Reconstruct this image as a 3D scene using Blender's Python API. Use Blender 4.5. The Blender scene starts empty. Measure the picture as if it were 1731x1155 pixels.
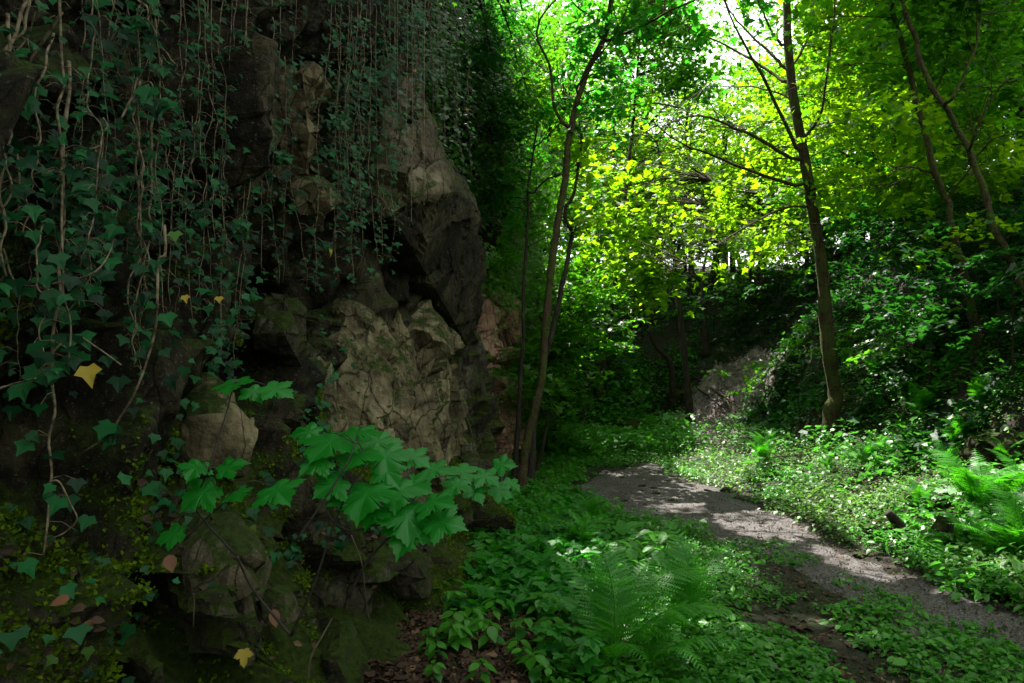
import bpy, bmesh, math, random
import numpy as np
from mathutils import Vector
R = math.radians
scn = bpy.context.scene
COL = scn.collection
# ------------------------------------------------------------------ camera
F, CX, CY, PITCH, CAMH = 1154.0, 865.5, 577.5, R(3.5), 1.5
cam_d = bpy.data.cameras.new('camera')
cam = bpy.data.objects.new('camera', cam_d); COL.objects.link(cam)
cam.location = (0, 0, CAMH); cam.rotation_euler = (R(90) + PITCH, 0, 0)
cam_d.sensor_width = 36; cam_d.lens = 24; cam_d.clip_end = 500; cam_d.clip_start = 0.05
scn.camera = cam
# ------------------------------------------------------------------ world and sun
SUN_AZ, SUN_EL = R(-22), R(60)          # azimuth from +Y, negative to the left
SUN = np.array([math.sin(SUN_AZ) * math.cos(SUN_EL), math.cos(SUN_AZ) * math.cos(SUN_EL), math.sin(SUN_EL)])
w = bpy.data.worlds.new('World'); scn.world = w; w.use_nodes = True
nt = w.node_tree; bg = nt.nodes['Background']; sky = nt.nodes.new('ShaderNodeTexSky')
sky.sky_type = 'NISHITA'; sky.sun_disc = False; sky.sun_elevation = SUN_EL; sky.sun_rotation = SUN_AZ % (2 * math.pi)
sky.air_density = 1.0; sky.dust_density = 3.0; sky.ozone_density = 1.0
hs = nt.nodes.new('ShaderNodeHueSaturation'); hs.inputs['Saturation'].default_value = 0.5; nt.links.new(sky.outputs[0], hs.inputs['Color'])
tcw = nt.nodes.new('ShaderNodeTexCoord'); cn = nt.nodes.new('ShaderNodeTexNoise'); cn.inputs['Scale'].default_value = 2.5; cn.inputs['Detail'].default_value = 6
nt.links.new(tcw.outputs['Generated'], cn.inputs['Vector'])
cr = nt.nodes.new('ShaderNodeValToRGB'); cr.color_ramp.elements[0].position = .38; cr.color_ramp.elements[1].position = .6; nt.links.new(cn.outputs['Fac'], cr.inputs[0])
mw = nt.nodes.new('ShaderNodeMix'); mw.data_type = 'RGBA'; nt.links.new(cr.outputs[0], mw.inputs['Factor']); nt.links.new(hs.outputs[0], mw.inputs[6]); mw.inputs[7].default_value = (7.5, 7.5, 7.3, 1)
nt.links.new(mw.outputs[2], bg.inputs[0]); bg.inputs[1].default_value = 0.10
sd = bpy.data.lights.new('sun', 'SUN'); sd.energy = 5.0; sd.angle = R(0.5); sd.color = (1.0, 0.95, 0.86)
so = bpy.data.objects.new('sun', sd); COL.objects.link(so)
so.rotation_euler = Vector(SUN).to_track_quat('Z', 'Y').to_euler(); so.location = (-5, 20, 30)
scn.view_settings.view_transform = 'Standard'; scn.view_settings.look = 'None'
scn.view_settings.exposure = 2.05; scn.view_settings.gamma = 1
cy = scn.cycles
cy.max_bounces = 6; cy.diffuse_bounces = 3; cy.glossy_bounces = 2; cy.transmission_bounces = 4; cy.transparent_max_bounces = 4
cy.caustics_reflective = False; cy.caustics_refractive = False
cy.use_denoising = True; cy.sample_clamp_indirect = 6

# ------------------------------------------------------------------ numeric helpers
def P(px, py, Y):
    """point at distance Y seen at photograph position (px, py)"""
    x = (px - CX) / F; v = (CY - py) / F
    d = np.array([x, math.cos(PITCH) - v * math.sin(PITCH), math.sin(PITCH) + v * math.cos(PITCH)])
    return np.array([0, 0, CAMH]) + d * (Y / d[1])
def to_px(p):
    q = p - np.array([0, 0, CAMH])
    f = q[:, 1] * math.cos(PITCH) + q[:, 2] * math.sin(PITCH)
    u = -q[:, 1] * math.sin(PITCH) + q[:, 2] * math.cos(PITCH)
    f = np.where(f < 0.05, 0.05, f)
    return CX + F * q[:, 0] / f, CY - F * u / f
def hsh(i, j, k, s):
    i = i.astype(np.int64); j = j.astype(np.int64); k = k.astype(np.int64)
    n = (i * 73856093) ^ (j * 19349663) ^ (k * 83492791) ^ (s * 2654435761 & 0x7fffffff)
    n = (n ^ (n >> 13)) * 1274126177 & 0x7fffffff
    n = (n ^ (n >> 15)) * 668265263 & 0x7fffffff
    return ((n ^ (n >> 14)) & 0xffffff) / float(0x1000000)
def vnoise(p, s=0):
    f = np.floor(p); t = p - f; t = t * t * (3 - 2 * t)
    i, j, k = f[:, 0], f[:, 1], f[:, 2]; r = 0
    for a in (0, 1):
        for b in (0, 1):
            for c in (0, 1):
                wgt = (t[:, 0] if a else 1 - t[:, 0]) * (t[:, 1] if b else 1 - t[:, 1]) * (t[:, 2] if c else 1 - t[:, 2])
                r = r + wgt * hsh(i + a, j + b, k + c, s)
    return r * 2 - 1
def fbm(p, oct=4, s=0):
    r = 0; a = 0.5
    for o in range(oct):
        r = r + a * vnoise(p * (2 ** o), s + o * 17); a *= 0.5
    return r
def cellplane(p, s=0, tilt=0.8):
    """fractured rock: every jittered cell is a flat tilted facet"""
    f = np.floor(p); best = np.full(len(p), 1e9); out = np.zeros(len(p))
    for a in (-1, 0, 1):
        for b in (-1, 0, 1):
            for c in (-1, 0, 1):
                i, j, k = f[:, 0] + a, f[:, 1] + b, f[:, 2] + c
                fx = np.stack([i + hsh(i, j, k, s), j + hsh(i, j, k, s + 1), k + hsh(i, j, k, s + 2)], 1)
                d = p - fx; dd = (d * d).sum(1)
                v = (hsh(i, j, k, s + 3) - 0.5) + tilt * (d[:, 0] * (hsh(i, j, k, s + 4) - .5) + d[:, 1] * (hsh(i, j, k, s + 5) - .5) + d[:, 2] * (hsh(i, j, k, s + 6) - .5)) * 2
                m = dd < best; out = np.where(m, v, out); best = np.where(m, dd, best)
    return out
def sstep(a, b, x):
    t = np.clip((x - a) / (b - a), 0, 1); return t * t * (3 - 2 * t)
def n2(x, y, sc, s=0, oct=3):
    x = np.asarray(x, float); y = np.asarray(y, float)
    sh = np.broadcast(x, y).shape; x = np.broadcast_to(x, sh).ravel(); y = np.broadcast_to(y, sh).ravel()
    return fbm(np.stack([x / sc, y / sc, np.full(len(x), 3.3)], 1), oct, s).reshape(sh)
WY = [-12, -6, 2, 6, 9.5, 10.6, 12.3, 14, 17, 20, 26, 60]
WX = [-2.6, -2.3, -1.75, -1.28, -0.85, -1.15, -0.42, 0.0, 0.6, 0.6, -2, -6]
def W(y): return np.interp(y, WY, WX)
def CH(y): return np.interp(y, [-12, 9, 12, 15, 19, 24], [10.5, 10.5, 8.2, 5.0, 4.2, 4.6])
def hgt(x, y):
    x = np.asarray(x, float); y = np.asarray(y, float)
    g = 0.24 * np.clip(x - 2.95, 0, 2.6) + 0.10 * n2(x, y, 1.3, 5) * sstep(2.8, 4, x) + 0.03 * n2(x, y, 0.6, 9)
    nz = n2(x, y, 3.0, 21)
    d1 = x - 5.3 + nz * 1.6; d2 = (y - 17.2 - 3.6 * sstep(2.6, 4.6, x) + nz * 1.5) * 0.95
    k = 1.2; d = np.log(np.exp(np.clip(d1 / k, -20, 20)) + np.exp(np.clip(d2 / k, -20, 20))) * k
    st = np.where(d < 0, 0, np.where(d < 4, 1.12 * d, 4.48 + 0.22 * (d - 4)))
    st = np.minimum(st, 11) + np.where(d > 0, 1, 0) * 0.35 * n2(x, y, 1.1, 33) * np.clip(d, 0, 1)
    lf = 0.22 * np.clip(1.0 - (x - W(y)), 0, 1) * sstep(7, 9, y)
    cl = sstep(-0.7, -1.5, x - W(y)) * (CH(y) - 0.2)
    return np.maximum(g + st + lf, cl)
def ground_at(px, py, y0=1.5, y1=60):
    """where the sight line through (px, py) meets the terrain"""
    Y = np.geomspace(y0, y1, 900)
    d = P(px, py, 1.0) - np.array([0, 0, CAMH])
    x = d[0] * Y; z = CAMH + d[2] * Y
    m = np.nonzero(z < hgt(x, Y))[0]
    i = m[0] if len(m) else len(Y) - 1
    return np.array([x[i], Y[i], float(hgt(x[i], Y[i]))])
def inpoly(x, y, poly):
    r = np.zeros(x.shape, bool); n = len(poly)
    for i in range(n):
        x1, y1 = poly[i]; x2, y2 = poly[(i + 1) % n]
        c = (y1 > y) != (y2 > y)
        r ^= c & (x < (x2 - x1) * (y - y1) / ((y2 - y1) if y2 != y1 else 1e-9) + x1)
    return r
# gaps in the canopy: where the sun must reach the ground
LIT = [[(1130, 795), (1180, 832), (1240, 838), (1330, 858), (1450, 925), (1600, 985), (1800, 1035), (1800, 600), (1560, 680), (1480, 712), (1340, 742), (1230, 765)],
       [(1080, 857), (1200, 848), (1215, 868), (1100, 872)], [(1190, 868), (1335, 858), (1400, 905), (1340, 928), (1200, 892)],
       [(1365, 922), (1450, 925), (1570, 982), (1510, 990), (1400, 962)], [(1560, 985), (1640, 998), (1700, 1030), (1620, 1030)],
       [(1150, 745), (1140, 690), (1190, 590), (1340, 590), (1300, 700), (1225, 775)],
       [(1500, 600), (1450, 560), (1550, 490), (1620, 490), (1620, 580)],
       [(1060, 788), (1090, 776), (1130, 784), (1110, 797)]]
CROWN_LIT = [(860, 220), (960, 150), (1180, 170), (1260, 60), (1500, 20), (1520, 250), (1440, 350), (1330, 470), (1080, 530), (1040, 640), (880, 640)]
def sunmask(p, keep=0.05, rng=None):
    """True for leaves that may stay: those whose shadow falls outside the sunlit ground"""
    q = p.copy(); t = p[:, 2] / SUN[2]
    for _ in range(6):
        q = p - SUN * t[:, None]
        t = t + (q[:, 2] - hgt(q[:, 0], q[:, 1])) * 0.7 / SUN[2]
    t = np.maximum(t, 0); q = p - SUN * t[:, None]
    px, py = to_px(q)
    px = px + 28 * n2(q[:, 0], q[:, 1], 0.35, 71); py = py + 11 * n2(q[:, 0], q[:, 1], 0.35, 72)
    lit = np.zeros(len(p), bool)
    for pl in LIT: lit |= inpoly(px, py, pl)
    lit &= t > 0.8
    lit &= n2(q[:, 0], q[:, 1], 0.5, 73) > -0.30
    for zl in (2.0, 4.5, 7.0):                            # keep the bright crowns open to the sun as well
        c = p - SUN * ((p[:, 2] - zl) / SUN[2])[:, None]; cu, cv_ = to_px(c)
        lit |= (p[:, 2] > zl + 2.2) & (c[:, 1] > 9.8) & inpoly(cu, cv_, CROWN_LIT) & (rng.random(len(p)) < .75)
    return ~lit | (rng.random(len(p)) < keep)

# ------------------------------------------------------------------ object helpers
def tag(o, label=None, cat=None, group=None, kind=None):
    if label: o['label'] = label
    if cat: o['category'] = cat
    if group: o['group'] = group
    if kind: o['kind'] = kind
    return o
def empty(name, loc, label, cat, group=None):
    o = bpy.data.objects.new(name, None); COL.objects.link(o); o.location = [float(v) for v in loc]
    o.empty_display_size = 0.1
    return tag(o, label, cat, group)
def mesh(name, V, faces_flat, sizes, m, parent=None, smooth=False):
    """V world coordinates; faces as flat index array with loop sizes; linked as ONE object"""
    V = np.asarray(V, np.float64)
    o_loc = np.array(parent.location) if parent else None
    if parent is not None: V = V - o_loc
    me = bpy.data.meshes.new(name)
    idx = np.asarray(faces_flat, np.int32); sizes = np.asarray(sizes, np.int32)
    me.vertices.add(len(V)); me.vertices.foreach_set('co', V.astype(np.float32).ravel())
    me.loops.add(len(idx)); me.loops.foreach_set('vertex_index', idx)
    me.polygons.add(len(sizes))
    st = np.zeros(len(sizes), np.int32); st[1:] = np.cumsum(sizes)[:-1]
    me.polygons.foreach_set('loop_start', st)
    try: me.polygons.foreach_set('loop_total', sizes)
    except Exception: pass
    me.polygons.foreach_set('use_smooth', np.full(len(sizes), bool(smooth)))
    me.update(calc_edges=True)
    me.materials.append(m)
    o = bpy.data.objects.new(name, me); COL.objects.link(o)
    if parent is not None: o.parent = parent
    return o
class MB:
    """collects pieces, builds one mesh"""
    def __init__(s): s.V = []; s.I = []; s.S = []; s.n = 0
    def add(s, V, I, S):
        s.V.append(np.asarray(V, float)); s.I.append(np.asarray(I, np.int64).ravel() + s.n); s.S.append(np.asarray(S, np.int64)); s.n += len(V)
    def build(s, name, m, parent=None, smooth=False):
        if not s.V: return None
        return mesh(name, np.concatenate(s.V), np.concatenate(s.I), np.concatenate(s.S), m, parent, smooth)
    def tube(s, pts, r0, r1, sides=8, wob=0.0, seed=0, power=1.0, caps=True):
        pts = np.asarray(pts, float); n = len(pts)
        rr = np.linspace(0, 1, n) ** power * (r1 - r0) + r0 if np.isscalar(r0) else np.asarray(r0)
        T = np.gradient(pts, axis=0); T /= np.linalg.norm(T, axis=1)[:, None] + 1e-9
        up = np.array([1.0, 0, 0]) if abs(T[0][0]) < .9 else np.array([0, 1.0, 0])
        A = []; a = np.cross(T[0], up); a /= np.linalg.norm(a)
        for i in range(n):
            a = a - T[i] * a.dot(T[i]); a /= np.linalg.norm(a) + 1e-9; A.append(a)
        A = np.array(A); B = np.cross(T, A)
        th = np.arange(sides) * 2 * math.pi / sides
        ring = A[:, None, :] * np.cos(th)[None, :, None] + B[:, None, :] * np.sin(th)[None, :, None]
        V = (pts[:, None, :] + ring * rr[:, None, None]).reshape(-1, 3)
        if wob:
            k = 0.5 / max(rr.max(), 1e-3)
            d = fbm(V * k * 1.2 + seed * 7.1, 3, seed) * wob
            V = V + (ring * rr[:, None, None]).reshape(-1, 3) * d[:, None]
        i = np.arange(n - 1)[:, None] * sides; j = np.arange(sides)[None, :]; j2 = (j + 1) % sides
        q = np.stack([i + j, i + j2, i + sides + j2, i + sides + j], -1).reshape(-1, 4)
        I = q.ravel().tolist(); S = [4] * len(q)
        if caps:
            I += list(range(sides))[::-1]; S.append(sides)
            I += list(range((n - 1) * sides, n * sides)); S.append(sides)
        s.add(V, I, S)
def smooth_path(pts, n=24):
    pts = np.asarray(pts, float)
    if len(pts) == 2: return pts[0] + (pts[1] - pts[0]) * np.linspace(0, 1, n)[:, None]
    e = np.vstack([2 * pts[0] - pts[1], pts, 2 * pts[-1] - pts[-2]]); out = []
    m = len(pts) - 1
    for t in np.linspace(0, m - 1e-6, n):
        i = int(t); u = t - i; a, b, c, d = e[i:i + 4]
        out.append(0.5 * (2 * b + (c - a) * u + (2 * a - 5 * b + 4 * c - d) * u * u + (3 * b - a - 3 * c + d) * u ** 3))
    return np.array(out)
def unit(v): return v / (np.linalg.norm(v, axis=-1, keepdims=True) + 1e-9)

# ------------------------------------------------------------------ materials
def newmat(name):
    m = bpy.data.materials.new(name); m.use_nodes = True; t = m.node_tree
    for n in list(t.nodes): t.nodes.remove(n)
    return m, t, t.nodes.new('ShaderNodeOutputMaterial')
def ramp(t, src, stops):
    r = t.nodes.new('ShaderNodeValToRGB'); e = r.color_ramp.elements
    while len(e) < len(stops): e.new(0.5)
    for k, (p, c) in enumerate(stops): e[k].position = p; e[k].color = (*c, 1)
    t.links.new(src, r.inputs[0]); return r.outputs[0]
def noise(t, scale, detail=6, rough=0.6, vec=None, dist=0.0):
    n = t.nodes.new('ShaderNodeTexNoise'); n.inputs['Scale'].default_value = scale; n.inputs['Detail'].default_value = detail
    n.inputs['Roughness'].default_value = rough; n.inputs['Distortion'].default_value = dist
    if vec is not None: t.links.new(vec, n.inputs['Vector'])
    return n.outputs['Fac']
def mix(t, fac, a, b):
    m = t.nodes.new('ShaderNodeMix'); m.data_type = 'RGBA'
    for s_, v in ((m.inputs['Factor'], fac), (m.inputs[6], a), (m.inputs[7], b)):
        if isinstance(v, (tuple, list)): s_.default_value = (*v, 1)
        elif isinstance(v, (int, float)): s_.default_value = v
        else: t.links.new(v, s_)
    return m.outputs[2]
def math_(t, op, a, b=0.0, clamp=False):
    m = t.nodes.new('ShaderNodeMath'); m.operation = op; m.use_clamp = clamp
    for s_, v in ((m.inputs[0], a), (m.inputs[1], b)):
        if isinstance(v, (int, float)): s_.default_value = v
        else: t.links.new(v, s_)
    return m.outputs[0]
def coords(t, scale=(1, 1, 1), rot=(0, 0, 0)):
    c = t.nodes.new('ShaderNodeTexCoord'); g = t.nodes.new('ShaderNodeMapping')
    g.inputs['Scale'].default_value = scale; g.inputs['Rotation'].default_value = rot
    t.links.new(c.outputs['Object'], g.inputs[0]); return g.outputs[0]
def leaf_mat(name, dark, light, trans, tw=0.5, rough=0.45, spec=0.5, odd=None, odd_at=0.94):
    m, t, out = newmat(name)
    g = t.nodes.new('ShaderNodeNewGeometry')
    rnd = g.outputs['Random Per Island']
    stops = [(0, dark), (odd_at - 0.02, light)]
    if odd: stops.append((odd_at, odd))
    c = ramp(t, rnd, stops)
    nz = noise(t, 30, 2)
    c = mix(t, math_(t, 'MULTIPLY', nz, 0.35), c, tuple(v * 0.55 for v in dark))
    b = t.nodes.new('ShaderNodeBsdfPrincipled'); t.links.new(c, b.inputs['Base Color'])
    b.inputs['Roughness'].default_value = rough; b.inputs['Specular IOR Level'].default_value = spec
    tr = t.nodes.new('ShaderNodeBsdfTranslucent')
    tc = ramp(t, rnd, [(0, tuple(v * 0.7 for v in trans)), (odd_at - .02, trans)] + ([(odd_at, tuple(min(1, v * 1.3) for v in odd))] if odd else []))
    t.links.new(tc, tr.inputs[0])
    mx = t.nodes.new('ShaderNodeMixShader'); mx.inputs[0].default_value = tw
    t.links.new(b.outputs[0], mx.inputs[1]); t.links.new(tr.outputs[0], mx.inputs[2]); t.links.new(mx.outputs[0], out.inputs[0])
    return m
def rough_mat(name, build, bump_scale=20, bump=0.4, dist=0.02, rough=0.9, spec=0.2, vecscale=(1, 1, 1), rot=(0, 0, 0)):
    m, t, out = newmat(name); v = coords(t, vecscale, rot)
    b = t.nodes.new('ShaderNodeBsdfPrincipled'); t.links.new(build(t, v), b.inputs['Base Color'])
    b.inputs['Roughness'].default_value = rough; b.inputs['Specular IOR Level'].default_value = spec
    bp = t.nodes.new('ShaderNodeBump'); bp.inputs['Strength'].default_value = bump; bp.inputs['Distance'].default_value = dist
    t.links.new(noise(t, bump_scale, 8, 0.65, v), bp.inputs['Height']); t.links.new(bp.outputs[0], b.inputs['Normal'])
    t.links.new(b.outputs[0], out.inputs[0]); return m
def rock_build(c0, c1, c2, moss=0.5, mossc=(0.035, 0.055, 0.008)):
    def f(t, v):
        a = ramp(t, noise(t, 2.2, 8, 0.65, v, 0.6), [(0.3, c0), (0.5, c1), (0.68, c2)])
        # tilted strata streaks
        s = coords(t, (9, 9, 1.2), (R(28), R(-24), 0))
        st = ramp(t, noise(t, 3.0, 5, 0.6, s), [(0.35, (0.45, 0.42, 0.38)), (0.6, (1, 1, 1))])
        mm = t.nodes.new('ShaderNodeMix'); mm.data_type = 'RGBA'; mm.blend_type = 'MULTIPLY'; mm.inputs['Factor'].default_value = 0.75
        t.links.new(a, mm.inputs[6]); t.links.new(st, mm.inputs[7]); a = mm.outputs[2]
        sp = ramp(t, noise(t, 55, 4, 0.7, v), [(0.60, (0, 0, 0)), (0.70, (1, 1, 1))])
        a = mix(t, math_(t, 'MULTIPLY', sp, 0.35), a, (0.36, 0.35, 0.30))       # pale lichen flecks
        vc = t.nodes.new('ShaderNodeTexVoronoi'); vc.feature = 'DISTANCE_TO_EDGE'; vc.inputs['Scale'].default_value = 1.0
        wv = coords(t, (5.5, 5.5, 2.6), (R(28), R(-24), 0)); dn = t.nodes.new('ShaderNodeTexNoise'); dn.inputs['Scale'].default_value = 3; dn.inputs['Detail'].default_value = 5; t.links.new(v, dn.inputs['Vector'])
        va = t.nodes.new('ShaderNodeVectorMath'); va.operation = 'ADD'; t.links.new(wv, va.inputs[0]); t.links.new(dn.outputs['Color'], va.inputs[1]); t.links.new(va.outputs[0], vc.inputs['Vector'])
        a = mix(t, ramp(t, vc.outputs['Distance'], [(0.0, (1, 1, 1)), (0.035, (0, 0, 0))]), a, tuple(k * .35 for k in c0))      # cracks
        g = t.nodes.new('ShaderNodeNewGeometry'); sx = t.nodes.new('ShaderNodeSeparateXYZ'); t.links.new(g.outputs['Normal'], sx.inputs[0])
        mo = math_(t, 'ADD', math_(t, 'MULTIPLY', sx.outputs[2], 0.35), noise(t, 3.4, 7, 0.7, v))
        mo = ramp(t, mo, [(max(0.02, 0.86 - moss * 0.5), (0, 0, 0)), (min(0.98, 0.98 - moss * 0.5), (1, 1, 1))])
        mc = ramp(t, noise(t, 40, 3, 0.6, v), [(0.35, tuple(c * 0.4 for c in mossc)), (0.65, mossc)])
        return mix(t, mo, a, mc)
    return f
M = {}
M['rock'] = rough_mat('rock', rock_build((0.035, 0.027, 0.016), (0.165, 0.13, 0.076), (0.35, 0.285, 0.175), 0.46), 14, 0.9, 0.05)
M['rock_dark_shade'] = rough_mat('rock_dark_shade', rock_build((0.006, 0.005, 0.003), (0.022, 0.017, 0.010), (0.080, 0.064, 0.036), 0.42), 12, 0.9, 0.05)  # dark rock, with the shade of the sheltered wall put into its colour
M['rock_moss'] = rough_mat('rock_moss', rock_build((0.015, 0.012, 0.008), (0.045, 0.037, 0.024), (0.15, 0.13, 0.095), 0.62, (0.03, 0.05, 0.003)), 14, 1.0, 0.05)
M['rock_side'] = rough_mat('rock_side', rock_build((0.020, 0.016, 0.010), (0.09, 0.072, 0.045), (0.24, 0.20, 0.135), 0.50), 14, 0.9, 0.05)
M['rock_pink'] = rough_mat('rock_pink', rock_build((0.16, 0.09, 0.06), (0.36, 0.21, 0.15), (0.50, 0.33, 0.25), 0.20), 12, 0.9, 0.05)
def soil(t, v):
    a = ramp(t, noise(t, 9, 8, 0.7, v), [(0.3, (0.012, 0.010, 0.009)), (0.55, (0.036, 0.030, 0.026)), (0.75, (0.075, 0.060, 0.052))])
    return mix(t, ramp(t, noise(t, 0.9, 5, 0.6, v), [(0.45, (0, 0, 0)), (0.6, (1, 1, 1))]), a, (0.02, 0.028, 0.010))
M['soil'] = rough_mat('soil', soil, 30, 0.9, 0.05)
def gravel(t, v):
    a = ramp(t, noise(t, 38, 6, 0.75, v), [(0.32, (0.03, 0.027, 0.026)), (0.5, (0.095, 0.085, 0.083)), (0.66, (0.27, 0.245, 0.25))])
    vo = t.nodes.new('ShaderNodeTexVoronoi'); vo.inputs['Scale'].default_value = 70; t.links.new(v, vo.inputs['Vector'])
    a = mix(t, 0.45, a, ramp(t, vo.outputs['Distance'], [(0.0, (0.30, 0.275, 0.28)), (0.5, (0.11, 0.10, 0.10)), (0.9, (0.02, 0.018, 0.017))]))
    return mix(t, ramp(t, noise(t, 1.6, 5, 0.7, v), [(0.46, (0, 0, 0)), (0.66, (0.55, 0.55, 0.55))]), a, (0.035, 0.027, 0.02))
M['gravel'] = rough_mat('gravel', gravel, 60, 1.0, 0.03)
M['scree'] = rough_mat('scree', lambda t, v: ramp(t, noise(t, 7, 8, 0.75, v), [(0.3, (0.10, 0.072, 0.068)), (0.5, (0.25, 0.20, 0.20)), (0.7, (0.40, 0.34, 0.345))]), 12, 1.0, 0.15)
def bark(c0, c1, mossy):
    def f(t, v):
        s = coords(t, (1, 1, 0.22))
        a = ramp(t, noise(t, 26, 7, 0.7, s), [(0.35, c0), (0.6, c1)])
        return mix(t, ramp(t, noise(t, 3.5, 6, 0.7, v), [(0.62 - mossy * 0.3, (0, 0, 0)), (0.75 - mossy * 0.3, (0.9, 0.9, 0.9))]), a, (0.06, 0.072, 0.016))
    return f
M['bark'] = rough_mat('bark', bark((0.010, 0.007, 0.004), (0.085, 0.058, 0.032), 0.62), 26, 1.0, 0.05)
M['bark_dark'] = rough_mat('bark_dark', bark((0.010, 0.008, 0.006), (0.04, 0.032, 0.024), 0.2), 30, 0.9, 0.02)
M['bark_pale'] = rough_mat('bark_pale', bark((0.05, 0.038, 0.026), (0.15, 0.115, 0.08), 0.1), 30, 0.9, 0.02)
M['vine'] = rough_mat('vine', lambda t, v: ramp(t, noise(t, 40, 4, 0.6, v), [(0.35, (0.05, 0.036, 0.022)), (0.6, (0.24, 0.19, 0.13))]), 60, 0.5, 0.005)
M['stem'] = rough_mat('stem', lambda t, v: ramp(t, noise(t, 40, 3, 0.6, v), [(0.35, (0.012, 0.010, 0.010)), (0.6, (0.035, 0.025, 0.022))]), 60, 0.3, 0.004, 0.6, 0.4)
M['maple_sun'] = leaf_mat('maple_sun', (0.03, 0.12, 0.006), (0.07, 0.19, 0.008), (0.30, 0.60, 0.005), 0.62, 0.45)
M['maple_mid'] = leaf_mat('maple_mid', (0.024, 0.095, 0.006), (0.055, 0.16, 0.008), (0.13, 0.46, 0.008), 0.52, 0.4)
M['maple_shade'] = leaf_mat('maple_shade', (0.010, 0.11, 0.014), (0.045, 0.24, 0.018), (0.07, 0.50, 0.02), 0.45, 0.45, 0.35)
M['maple_front'] = leaf_mat('maple_front', (0.005, 0.11, 0.008), (0.014, 0.25, 0.016), (0.03, 0.52, 0.015), 0.42, 0.42, 0.35, (0.04, 0.28, 0.008), 0.93)
def add_veins(m, vein):
    t = m.node_tree; b = [n for n in t.nodes if n.type == 'BSDF_PRINCIPLED'][0]; src = b.inputs['Base Color'].links[0].from_socket
    a = t.nodes.new('ShaderNodeAttribute'); a.attribute_name = 'luv'; sx = t.nodes.new('ShaderNodeSeparateXYZ'); t.links.new(a.outputs['Vector'], sx.inputs[0])
    best = None
    for A in (0, 40, -40, 80, -80):
        ca, sa = math.cos(R(A)), math.sin(R(A))
        d = math_(t, 'ABSOLUTE', math_(t, 'SUBTRACT', math_(t, 'MULTIPLY', sx.outputs[0], ca), math_(t, 'MULTIPLY', math_(t, 'SUBTRACT', sx.outputs[1], .05), sa)))
        al = math_(t, 'ADD', math_(t, 'MULTIPLY', sx.outputs[0], sa), math_(t, 'MULTIPLY', math_(t, 'SUBTRACT', sx.outputs[1], .05), ca))
        d = math_(t, 'ADD', d, math_(t, 'MULTIPLY', math_(t, 'LESS_THAN', al, 0.0), 1.0))
        # side veins leave the main vein in a herring-bone
        sv = math_(t, 'ABSOLUTE', math_(t, 'SINE', math_(t, 'MULTIPLY', math_(t, 'SUBTRACT', al, math_(t, 'MULTIPLY', d, 1.1)), 28.0)))
        sv = math_(t, 'ADD', math_(t, 'MULTIPLY', sv, .10), math_(t, 'MULTIPLY', math_(t, 'GREATER_THAN', d, .17), 1.0))
        d = math_(t, 'MINIMUM', d, sv)
        best = d if best is None else math_(t, 'MINIMUM', best, d)
    f = ramp(t, best, [(0.006, (1, 1, 1)), (0.02, (0, 0, 0))])
    t.links.new(mix(t, math_(t, 'MULTIPLY', f, .65), src, vein), b.inputs['Base Color'])
add_veins(M['maple_front'], (0.05, 0.30, 0.07))
M['ivy'] = leaf_mat('ivy', (0.002, 0.022, 0.008), (0.012, 0.120, 0.030), (0.01, 0.11, 0.02), 0.18, 0.48, 0.16, (0.05, 0.10, 0.01), 0.96)
M['ivy_far'] = leaf_mat('ivy_far', (0.010, 0.05, 0.012), (0.022, 0.10, 0.018), (0.05, 0.24, 0.02), 0.35, 0.35, 0.5)
M['slope_leaf'] = leaf_mat('slope_leaf', (0.005, 0.035, 0.008), (0.018, 0.095, 0.022), (0.035, 0.20, 0.014), 0.36, 0.5, 0.3)
M['herb'] = leaf_mat('herb', (0.016, 0.13, 0.008), (0.070, 0.28, 0.012), (0.10, 0.40, 0.03), 0.42, 0.42, 0.4)
M['herb_pale'] = leaf_mat('herb_pale', (0.05, 0.14, 0.03), (0.12, 0.26, 0.05), (0.18, 0.42, 0.05), 0.42, 0.42, 0.4)
M['fern'] = leaf_mat('fern', (0.025, 0.19, 0.008), (0.06, 0.29, 0.012), (0.10, 0.56, 0.012), 0.42, 0.45, 0.4)
M['moss'] = leaf_mat('moss', (0.018, 0.035, 0.002), (0.12, 0.19, 0.004), (0.14, 0.24, 0.008), 0.3, 0.8, 0.1)
M['litter'] = leaf_mat('litter', (0.020, 0.012, 0.008), (0.10, 0.055, 0.036), (0.10, 0.05, 0.02), 0.2, 0.7, 0.2, (0.20, 0.11, 0.06), 0.95)
M['yellow_leaf'] = leaf_mat('yellow_leaf', (0.40, 0.28, 0.02), (0.48, 0.34, 0.03), (0.4, 0.3, 0.02), 0.3, 0.45, 0.4)
M['brown_leaf'] = leaf_mat('brown_leaf', (0.16, 0.07, 0.035), (0.24, 0.11, 0.06), (0.2, 0.08, 0.03), 0.15, 0.6, 0.3)

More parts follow.
